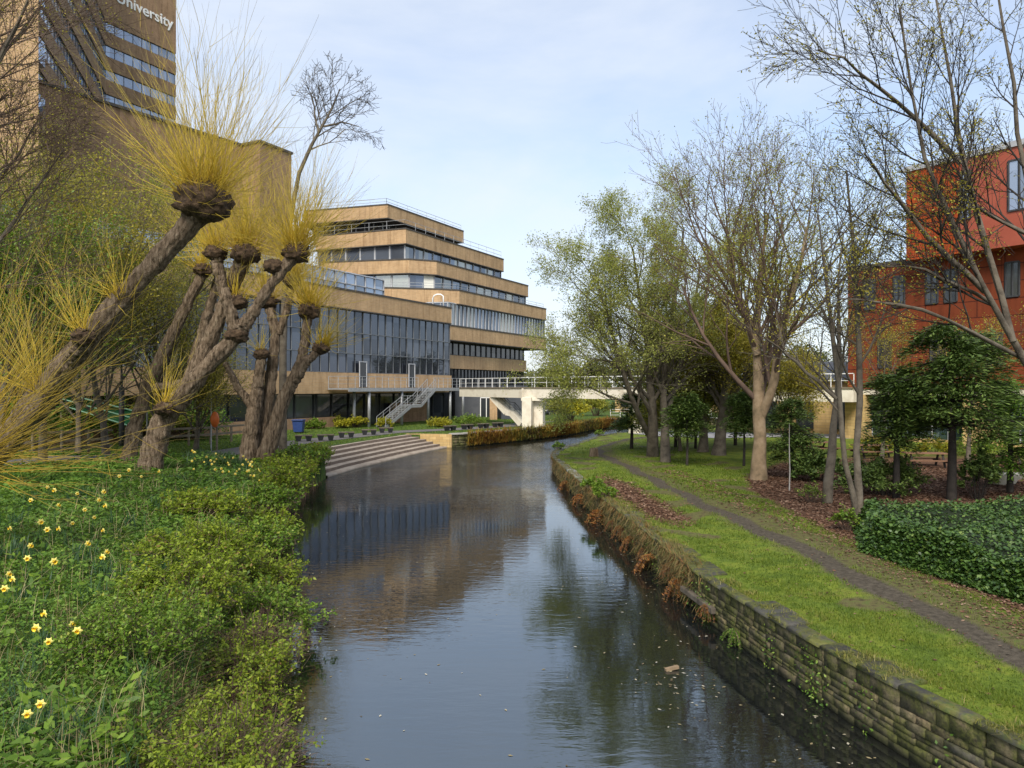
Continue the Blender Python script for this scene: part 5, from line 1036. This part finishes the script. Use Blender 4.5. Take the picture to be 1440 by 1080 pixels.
# second: twin trunks in the middle
D = 32; b = zl(onz(207, 655, 1.75)); D = b[1]; k_ = at(333, 472, D)
r = thing('pollard_willow', 'leaning pollard willow with thick split bark base and forked heads', 'tree', b, W)
hA, hB = at(345, 358, D), at(416, 356, D + .2)
trunk_obj(r, [([b - UP * .4, at(222, 610, D), at(240, 575, D), at(285, 522, D), k_], [.66, .5, .43, .37, .37]), ([k_, at(322, 430, D), at(309, 390, D), at(304, 360, D)], [.3, .28, .25, .28]), ([k_, at(352, 445, D), at(381, 400, D), hB], [.3, .27, .25, .3]),
   ([at(255, 565, D + .8), at(290, 490, D + 1), at(318, 425, D + 1), hA], [.4, .36, .32, .36]), ([at(236, 580, D - .4), at(231, 572, D - .9)], [.3, .22])], 121)
for c, a, s_ in ((at(303, 356, D), .42, 122), (hA, .52, 123), (hB, .48, 124), (at(333, 425, D + .3), .4, 125), (at(385, 375, D), .38, 128), (k_, .42, 129), (at(231, 574, D - .7), .36, 130)): knob(r, c, a, s_)
shoots(r, hA + UP * .2, .6, 290, 2.0, 4.8, 126, (0, 0, 1), 1.4, wid=.0105); shoots(r, at(303, 352, D), .5, 150, 1.6, 4.2, 127, (-.1, 0, 1), 1.4, wid=.0105); shoots(r, hB + UP * .2, .6, 370, 2.0, 5.2, 131, (.15, 0, 1), 1.4, wid=.0105)
shoots(r, at(333, 420, D + .3), .4, 60, 1, 2.6, 132, (.1, 0, 1), 1.0, wid=.0105); shoots(r, at(231, 572, D - .8), .3, 45, 1.2, 3.4, 133, (.3, 0, 1), .7, wid=.0105)
# slim dark stem beside it
b = zl(onz(178, 648, 1.7)); D2 = b[1] + .5
r = thing('pollard_willow', 'slender grey willow stem just left of the thick split trunk', 'tree', b, W)
trunk_obj(r, [([b - UP * .3, at(190, 600, D2), at(206, 548, D2), at(245, 465, D2), at(285, 383, D2)], [.42, .34, .3, .28, .26]), ([at(206, 548, D2), at(262, 540, D2 + .3), at(290, 450, D2 + .5), at(310, 380, D2 + .6)], [.24, .26, .24, .2])], 141); knob(r, at(285, 380, D2), .38, 142); shoots(r, at(285, 378, D2), .4, 110, 1.5, 4, 143, (-.1, 0, 1), 1.1, wid=.0105)
# third: cluster of dark stems near the steps
b = zl(onz(362, 642, 1.55)); D3 = b[1]
r = thing('pollard_willow', 'dark multi stemmed pollard willow nearest the steps with yellow tufts', 'tree', b, W)
g1, g2 = at(434, 438, D3), at(451, 490, D3)
trunk_obj(r, [([at(350, 648, D3), at(356, 590, D3), at(362, 545, D3), at(368, 500, D3)], [.55, .42, .33, .28]), ([at(360, 580, D3 + .2), at(335, 545, D3), at(316, 510, D3)], [.24, .2, .15]), ([at(364, 640, D3 + .6), at(380, 540, D3 + .6), at(388, 468, D3 + .8), at(377, 425, D3 + 1)], [.4, .33, .28, .28]),
   ([at(372, 645, D3 - .3), at(400, 560, D3 - .3), at(424, 510, D3 - .3), at(430, 470, D3), g1], [.5, .36, .28, .25, .26]), ([at(405, 553, D3 - .3), at(430, 510, D3 - .4), g2], [.26, .24, .2]), ([at(392, 470, D3 + .8), at(405, 430, D3 + 1), at(411, 400, D3 + 1)], [.22, .2, .2])], 151)
for c, a, s_ in ((g1, .5, 152), (g2, .4, 153), (at(377, 425, D3 + 1), .45, 154), (at(411, 396, D3 + 1), .4, 155), (at(368, 498, D3), .36, 156)): knob(r, c, a, s_)
shoots(r, g1 + UP * .2, .5, 260, 1.6, 4.4, 157, (.05, 0, 1), 1.4, wid=.0125); shoots(r, g2 + UP * .1, .4, 150, 1.0, 2.8, 158, (.55, 0, .8), 1.0, wid=.0125); shoots(r, at(377, 421, D3 + 1), .4, 170, 1.6, 4.5, 159, (0, 0, 1), 1.4, wid=.0125); shoots(r, at(411, 392, D3 + 1), .4, 250, 2, 5, 160, (.1, 0, 1), 1.4, wid=.0125); shoots(r, at(368, 495, D3), .3, 40, 1, 2.4, 161, (0, 0, 1), 1.0)
# bare spindly tree rising behind
sl2 = [dict(n=9, ang=46, lr=.42, t0=.35, up=.03, wig=.08, te=.4, rr=.5, k=6), dict(n=6, ang=40, lr=.55, t0=.25, up=.04, wig=.12, te=.4, rr=.6), dict(n=5, ang=40, lr=.6, t0=.2, up=.02, wig=.14, te=.5, rmin=.012), dict(n=2, ang=36, lr=.5, up=.02, wig=.14, rmin=.011, k=4)]
D4 = 46; b = zl(at(398, 625, D4)); make_tree('bare_tree', 'spindly bare tree leaning right above the yellow pollard tufts', 171, b, 20, .2, sl2, None, 0, .1, M['bark_grey'], M['bark_dark'], limbs=[([b, at(395, 450, D4), at(405, 310, D4), at(420, 240, D4), at(445, 190, D4), at(462, 165, D4), at(478, 125, D4)], [.26, .22, .16, .12, .09, .07, .03], .6, 9, 11), ([at(455, 178, D4), at(480, 172, D4 - .3), at(505, 178, D4 - .6)], [.07, .05, .02], .2, 5, 6), ([at(448, 187, D4), at(443, 160, D4 + .3), at(437, 130, D4 + .5)], [.07, .05, .02], .2, 5, 6)])
# bushy young trees behind the big willow
bsh = [dict(n=13, ang=34, lr=.95, t0=.15, up=.05, wig=.07, te=.5, rr=.5, k=6), dict(n=10, ang=34, lr=.6, t0=.1, up=.08, wig=.1, te=.35, rr=.6), dict(n=8, ang=38, lr=.6, t0=.15, up=.05, wig=.12, te=.4, rmin=.009), dict(n=5, ang=38, lr=.6, up=.04, wig=.12, rmin=.008, k=4)]
for i, (px, D, h_, n, mt, lb) in enumerate(((60, 33, 15, 34000, G_BUDY, 'green leafed young tree behind the left willow rods'), (150, 37, 18, 36000, G_BUD, 'tallest leafy young tree below the tower, left of the dark head'), (225, 42, 15, 28000, G_BUDY, 'budding young tree behind the leaning trunks'), (-10, 29, 13, 30000, G_FRESH, 'green tree at the far left edge behind the fence'), (110, 43, 16, 34000, G_FRESH, 'thin crowned green tree behind the wooden fence'), (275, 47, 9, 18000, G_BUDY, 'low budding tree behind the right rail fence'))):
    b = at(px, 640, D); b[2] = float(zL(b[0], b[1])); make_tree('leafy_tree', lb, 180 + i, b, h_, .16, bsh, mt, n, .12, M['bark_grey'], M['twig_grey'], ljit=.2, trunk_frac=.5, group='young trees behind the fence', llev=(-2, -1))
for i, (px, D, w_, h_, mt, lb) in enumerate(((70, 50, 3.2, 2.6, G_FRESH, 'thick green bush behind the fence below the netting'), (140, 52, 3.5, 3.4, G_FRESH, 'tall green bush behind the dark lamp post'), (215, 54, 3.0, 3.0, G_BUD, 'olive bush between the lamp post and the split trunk'), (10, 44, 3.2, 3.2, G_LUSH, 'green bush at the left edge behind the rods'), (270, 56, 3, 2.6, G_LUSH, 'green bush behind the right rail fence'))):
    b = at(px, 620, D); b[2] = float(zL(b[0], b[1])); shrub('hedge_bush', lb, b, w_, h_, 190 + i, mt, 7000, .2, ns=60, vis=.02, group='bushes behind the fence')
# bare branches top left
sptl = [dict(n=9, ang=40, lr=.6, t0=.3, up=.05, wig=.06, te=.4, rr=.45, k=6), dict(n=9, ang=36, lr=.6, t0=.15, up=.05, wig=.08, te=.35, rr=.5, k=6), dict(n=7, ang=36, lr=.6, t0=.2, up=.04, wig=.1, te=.45, rr=.6, rmin=.005), dict(n=4, ang=36, lr=.6, up=.03, wig=.1, rmin=.004, k=4)]
D = 17; b = zl(at(-190, 760, D)); make_tree('bare_tree', 'dark bare tree outside the left edge with fine branches across the corner', 201, b, 14, .3, sptl, G_BUDY, 6000, .05, M['bark_grey'], M['twig_red'], brm=M['twig_red'], limbs=[
    ([b, at(-160, 500, D), at(-120, 250, D), at(-60, 80, D), at(-10, -60, D)], [.3, .22, .15, .09, .04], .3, 5, 14), ([at(-140, 380, D), at(-70, 220, D - .5), at(0, 90, D - .8), at(40, 0, D - 1)], [.09, .06, .035, .012], .15, 4.5, 12), ([at(-150, 430, D), at(-60, 330, D + .4), at(20, 230, D + .6), at(60, 160, D + .8)], [.07, .05, .03, .01], .15, 4, 11), ([at(-150, 480, D), at(-60, 420, D + .4), at(30, 300, D + .6), at(90, 210, D + .8)], [.07, .05, .03, .01], .15, 4, 10), ([at(-110, 250, D), at(-10, 100, D + 1), at(70, -10, D + 1.4)], [.07, .045, .012], .15, 4, 10)])
# ------------------------------------------------------------------ left bank undergrowth
rng = np.random.default_rng(210)
def bank_sc(n, y0, y1, o0, o1, pw=1.9, opow=1.0):
    x, y = scat_l(n, y0, y1, o0, o1, pw, opow); px = 720 + F * x / y; k = (px > -60); return x[k], y[k]
def scat_l(n, y0, y1, o0, o1, pw, opow):
    u = rng.random(n); y = (y0 ** (1 - pw) + u * (y1 ** (1 - pw) - y0 ** (1 - pw))) ** (1 / (1 - pw)); o = o0 + (o1 - o0) * rng.random(n) ** opow; return edL(y) - o, y
def lump(x, y): return .5 + .28 * np.sin(x * 1.9 + 1.2 * np.sin(y * .8)) * np.sin(y * 1.3 + .6 * x) + .22 * np.sin(x * 4.1 + y * 2.7) * np.sin(y * 3.3 - x)
pathd = lambda x, y: np.min(np.stack([np.hypot(x - a, y - b) for a, b in np.array([resample(PL, 1)[0](s) for s in np.arange(0, 75, 1.5)])]), 0)
x, y = bank_sc(210000, 5.5, 42, .25, 17, 2.0); k = pathd(x, y) > 1.7; x, y = x[k], y[k]; L_ = lump(x, y); n = len(x); z = zL(x, y) + L_ * .34 * rng.random(n) ** .6 + .02
o = leaf_obj('ground_cover', np.stack([x, y, z], 1), rng.uniform(.04, .10, n) * np.clip(y / 13, .8, 2.2), rng, G_LUSH, up=.9, asp=.6, tint=np.clip(.15 + .55 * L_ + rng.normal(0, .2, n), 0, 1)); tag(o, 'lush low green leaves covering the left bank', 'ground cover', None, 'stuff')
x, y = bank_sc(15000, 5.5, 44, .3, 17, 1.9); k = (pathd(x, y) > 1.6) & (rng.random(len(x)) < .35 + .6 * lump(x + 3, y * .8)); x, y = x[k], y[k]; n = len(x); sz = np.clip(y / 12, .8, 2)
o = blade_obj('tall_grass', np.stack([x, y, zL(x, y) - .02], 1), rng.uniform(.14, .36, n), .014 * sz, rng, G_GRASS, lean=.9, k=4); tag(o, 'tall green grass among the undergrowth on the left bank', 'grass', None, 'stuff')
x, y = bank_sc(2600, 5.5, 42, .1, 6, 1.9, 1.0); n = len(x); sz = np.clip(y / 12, .8, 2)
o = blade_obj('dry_grass', np.stack([x, y, zL(x, y)], 1), rng.uniform(.3, .75, n), .009 * sz, rng, G_STRAW, lean=1.1, k=4); tag(o, 'dry straw stalks scattered through the left bank undergrowth', 'grass', None, 'stuff')
x, y = scat_l(60000, 40, 110, -2, 34, 1.5, 1.0); zc = zL(x, y); k = (pathd(x, y) > 1.6) & (edL(y) - x > .6) & (x > -45); x, y = x[k], y[k]; n = len(x)
o = blade_obj('lawn_grass', np.stack([x, y, zL(x, y) - .01], 1), rng.uniform(.06, .16, n), .05 * np.ones(n), rng, leaf_mat('lawn_blade', [(.07, .13, .015), (.13, .21, .022), (.20, .25, .035)], .4), lean=1); tag(o, 'bright lawn grass between the path and the glazed hall', 'grass', None, 'stuff')
# shrubs overhanging the water
sb = [(7.6, .7, 1.3, .9), (9.2, .5, 1.25, .95), (10.6, 1.6, 1.2, .9), (11.6, .45, 1.35, 1.0), (13.2, 1.4, 1.3, .9), (14.2, .3, 1.45, 1.05), (16.0, 1.5, 1.4, .95), (17.6, .4, 1.4, .95), (20.2, .6, 1.5, 1.0), (22, 2.0, 1.4, .8), (23.5, .5, 1.5, 1.0), (27, .7, 1.7, 1.0), (31, .7, 1.7, 1.0), (35, .9, 1.7, .9), (39, 1.0, 1.6, 1.0), (40.6, .6, 1.2, .9)]
nb = ['nearest bramble bush at the bottom edge, left of the water', 'bramble bush with brown stems second from the bottom edge', 'inner bramble bush behind the second one', 'bramble bush with bare reddish stems over the water', 'inner bush below the row of daffodils', 'bush with the longest bright spray reaching over the water', 'inner bush behind the long bright spray', 'bush just beyond the long bright spray', 'bush beside the dark building reflection', 'inner pale bush in the middle of the bank', 'bush overhanging the middle of the left waterline', 'bush where the left waterline bends in', 'bush with pale twigs trailing in the dark water', 'bush short of the mossy corner before the steps', 'bush on the corner beside the canal steps', 'dark mossy bush covering the corner wall at the steps']
for i, (y, o_, w_, h_) in enumerate(sb):
    x = float(edL(y)) - o_; z = max(.05, float(zL(x, y)) - .1); sc_ = max(.75, min(2, y / 14))
    shrub('bramble_bush', nb[i], (x, y, z), w_, h_, 220 + i, G_BRAMBLE if i % 3 != 2 else G_FRESH, int(8200 / max(1, (y / 13) ** .8)), .07 * sc_, M['twig_red'], 'bramble bushes along the left waterline', ns=75, vis=.010 * sc_, up=.5, asp=.55, flat=1.1, jit=.026)
shrub('bramble_bush', 'mostly bare reddish brown stems at the bottom edge by the water', (float(edL(8.4)) - .15, 8.4, .1), 1.1, 1.25, 250, G_BRAMBLE, 500, .05, M['twig_red'], 'bramble bushes along the left waterline', ns=110, vis=.007)
shrub('bramble_bush', 'bare brown stemmed bush in front of the longest bright spray', (float(edL(12.6)) - .05, 12.6, .1), 1.0, 1.1, 251, G_BRAMBLE, 700, .06, M['twig_red'], 'bramble bushes along the left waterline', ns=90, vis=.008)
x, y = bank_sc(17000, 5.5, 30, 1.0, 14, 2.0); k = (pathd(x, y) > 1.7) & (lump(x - 2, y + 1) > .42); x, y = x[k], y[k]; n = len(x)
o = leaf_obj('broad_leaves', np.stack([x, y, zL(x, y) + .12 + .28 * rng.random(n)], 1), rng.uniform(.08, .2, n), rng, G_FRESH, up=.7, asp=.42, tint=np.clip(rng.normal(.35, .22, n), 0, 1)); tag(o, 'broad pale green dock leaves among the undergrowth on the left bank', 'leaves', None, 'stuff')
# bare hanging twigs at the water line
x, y = scat_l(9000, 6, 42, -.25, 1.3, 1.8, 1.0); n = len(x); o = blade_obj('bank_roots', np.stack([x, y, np.maximum(.0, zL(x, y) - .3) - .05], 1), rng.uniform(.3, .8, n), .012 * np.clip(y / 12, .8, 2), rng, leaf_mat('root_brown', [(.05, .028, .018), (.11, .06, .04), (.17, .12, .07)], 0, .9), lean=1.3, k=4); tag(o, 'tangle of thin brown stems and roots along the waterline', 'stems', None, 'stuff')
# daffodils
Y_ = pm('daffodil_petal', [(.76, .66, .14), (.82, .75, .26)], 8, .6); Y2 = pm('daffodil_trumpet', [(.8, .52, .02), (.85, .58, .04)], 8, .6); G_ST = pm('daffodil_stem', [(.06, .13, .03), (.09, .17, .04)], 6, .6)
def daffodil(loc, label):  # one flower with its stem and leaves
    r = thing('daffodil', label, 'daffodil', loc, 'daffodils on the left bank'); x, y, z = loc; rg = np.random.default_rng(5)
    mb = MB(); mb.tube([(x, y, z), (x + .01, y, z + .2), (x + .01, y - .01, z + .34), (x + .02, y - .05, z + .37)], [.006, .005, .005, .004], 6); mb.build('stem', G_ST, r, True)
    B = np.repeat([[x, y, z]], 7, 0) + rg.normal(0, .025, (7, 3)) * [1, 1, 0]; blade_obj('leaves', B, rg.uniform(.25, .36, 7), np.full(7, .016), rg, G_BLUE, r, lean=.5, k=4)
    c = np.array([x + .025, y - .07, z + .37]); ax = nrm([.25, -1, -.12]); e1 = nrm(np.cross(ax, UP)); e2 = np.cross(e1, ax); mb = MB()
    for j in range(6):
        a = j * PI / 3; d = math.cos(a) * e1 + math.sin(a) * e2; s_ = np.cross(ax, d)
        mb.add([c, c + d * .028 + s_ * .022 + ax * .006, c + d * .06 + ax * .002, c + d * .028 - s_ * .022 + ax * .006, c + d * .026 + ax * .012], [(0, 1, 4), (1, 2, 4), (2, 3, 4), (3, 0, 4)])
    f = mb.build('petals', Y_, r); mb = MB(); mb.tube([c, c + ax * .02, c + ax * .042, c + ax * .046], [.012, .016, .02, .026], 10, cap=False); mb.build('trumpet', Y2, f, True); return r
dp = [(60, 980), (40, 995), (72, 865), (97, 880), (58, 889), (70, 905), (110, 901), (38, 770), (39, 796), (8, 808), (9, 829), (72, 801), (145, 776), (150, 782), (66, 752), (90, 750), (25, 812), (118, 772),
      (155, 720), (135, 708), (150, 742), (107, 688), (80, 692), (78, 708), (68, 680), (118, 718), (130, 726), (142, 697), (45, 700), (55, 738), (168, 672), (198, 668), (228, 668), (182, 665), (100, 733), (20, 742)]
dl = ['lower of the two nearest', 'nearest pair, left']
d0 = None
for i, (px, py) in enumerate(dp):
    q = onz(px, py, 1.95); q[2] = float(zL(q[0], q[1])) + .02; q = onz(px, py, q[2] + .42); q[2] = float(zL(q[0], q[1])) + .05
    lb = 'yellow daffodil in bloom among the green leaves of the near left bank' if i < 18 else 'yellow daffodil among the grass on the left bank short of the trunks'
    if d0 is None: d0 = daffodil(q, lb)
    else: c = copy_thing(d0, q, rng.uniform(-1.0, 1.0), lb); s_ = rng.uniform(.95, 1.4); c.scale = (s_,) * 3
for i in range(40):
    px, py = (rng.uniform(268, 375), rng.uniform(624, 644)); q = onz(px, py + 9, 2.0); q[2] = float(zL(q[0], q[1])) + .05; c = copy_thing(d0, q, rng.uniform(-1, 1), 'pale daffodil in the far drift between the split trunk and the steps'); s_ = rng.uniform(.85, 1.25); c.scale = (s_, s_, s_)
# daffodil leaf tufts
tp = [(q_, r_) for q_, r_ in zip(rng.uniform(0, 260, 50), rng.uniform(660, 1040, 50))] + [(rng.uniform(265, 380), rng.uniform(632, 652)) for _ in range(28)]
B = []
for px, py in tp:
    q = onz(px, py, 1.7); m_ = 26; B.append(np.stack([q[0] + rng.normal(0, .14, m_), q[1] + rng.normal(0, .14, m_), np.zeros(m_)], 1))
B = np.concatenate(B); B[:, 2] = zL(B[:, 0], B[:, 1]); n = len(B); o = blade_obj('daffodil_foliage', B, rng.uniform(.3, .52, n), .02 * np.clip(B[:, 1] / 11, .9, 1.8), rng, G_BLUE, lean=.55, k=4); tag(o, 'blue green strap leaves of daffodils without flowers on the left bank', 'leaves', None, 'stuff')
# planting in front of the hall and on the quay
ps = [(440, 604, 1.2, .9, G_FRESH, 'green shrub right of the blue bin'), (470, 601, 1.4, 1.0, G_BUD, 'olive shrub left of the landing posts'), (483, 603, .9, .8, G_FORS, 'yellow shrub left of the first landing post'), (502, 602, 1.2, 1.1, G_FORS, 'brightest yellow shrub between the two landing posts'), (541, 601, 1.0, .9, G_FORS, 'yellow shrub at the foot of the metal stair'), (527, 596, 1.2, 1.5, G_BUD, 'brownish shrub beside the metal stair'), (455, 592, 1.6, 1.2, G_BUD, 'olive shrub against the hall glazing'), (618, 600, 1.5, .8, G_FORS, 'yellow green shrub on the quay left of the round bush'), (661, 599, 1.6, 1.1, G_FRESH, 'round green bush on the quay under the bridge end'), (330, 606, 1.6, 1.2, G_FRESH, 'green bush right of the orange lifebuoy'), (310, 604, 1.5, 1.0, G_LUSH, 'dark green bush behind the orange lifebuoy')]
for i, (px, py, w_, h_, mt, lb) in enumerate(ps):
    q = onz(px, py, 1.1); q[2] = float(zL(q[0], q[1])) if px < 600 else 1.06; shrub('shrub', lb, q, w_, h_, 260 + i, mt, 2600, .16, ns=40, vis=.015)
sh = onz(800, 599, 1.05); shrub('shrub', 'large yellow green bush right of the cream bridge pier', at(800, 592, 88) * [1, 1, 0] + [0, 0, 1.06], 2.7, 3.2, 275, G_FORS, 6000, .24, ns=60, vis=.02); shrub('shrub', 'smaller green bush left of the far stone building', at(838, 588, 100) * [1, 1, 0] + [0, 0, 1.06], 2.4, 3.0, 276, G_BUD, 3500, .26, ns=40, vis=.02)
# overgrown quay wall
rng = np.random.default_rng(280); ss = rng.random(9000) ** .9 * 42; P = np.array([fQ(s) for s in ss]); n = len(ss); B = np.stack([P[:, 0] + rng.normal(.12, .12, n), P[:, 1] - .2 + rng.normal(0, .12, n), rng.uniform(.05, 1.1, n)], 1); k = B[:, 0] > -3.8; B = B[k]; n = len(B)
o = blade_obj('quay_weeds', B, rng.uniform(.25, .7, n), np.full(n, .07), rng, leaf_mat('quay_weed', [(.10, .055, .015), (.22, .10, .02), (.30, .20, .03), (.10, .12, .025), (.09, .05, .03)], .3, .8, .2), lean=1.4, k=3, tint=np.clip(.5 + .3 * np.sin(B[:, 0] * .9) + rng.normal(0, .18, n), 0, 1)); tag(o, 'rusty orange weeds and dead stems covering the far quay wall', 'weeds', None, 'stuff')
# far trees beyond the bridge
ft = [dict(n=9, ang=36, lr=.9, t0=.25, up=.05, wig=.07, te=.5, rr=.5, k=6), dict(n=8, ang=36, lr=.55, t0=.15, up=.08, wig=.1, te=.35, rr=.6), dict(n=7, ang=38, lr=.6, t0=.15, up=.05, wig=.12, te=.4, rmin=.03)]
fl = ['far hazy olive tree just right of the stepped block', 'far olive tree above the footbridge, second from the stepped block', 'far budding tree above the cream pier', 'far tree above the white far railing', 'far tree behind the stone house', 'far tree right of the stone house', 'far tree seen behind the yews', 'far tree behind the sandstone building, left', 'far tree behind the sandstone building, right']
for i, (px, D, h_) in enumerate(((768, 165, 9), (782, 150, 9.5), (800, 140, 8), (835, 135, 11), (880, 140, 13), (930, 135, 12), (985, 120, 12), (1060, 110, 12), (1150, 105, 13))):
    b = at(px, 570, D); b[2] = 1.05; make_tree('distant_tree', fl[i], 290 + i, b, h_, .25, ft, G_FAR, 4200, .42, M['bark_grey'], M['twig_grey'], ljit=.45, trunk_frac=.55, group='trees beyond the footbridge')
rng = np.random.default_rng(300); X = rng.uniform(-60, 320, 26000); Yv = 260 + rng.normal(0, 12, len(X)); hh_ = 7 + 3 * np.sin(X * .05) + 2 * np.sin(X * .21); o = leaf_obj('distant_wood', np.stack([X, Yv, 1 + hh_ * rng.random(len(X)) ** .7], 1), rng.uniform(1, 2.2, len(X)), rng, G_FAR, up=.4, asp=.6); tag(o, 'distant belt of woodland on the horizon beyond the canal', 'woodland', None, 'stuff')
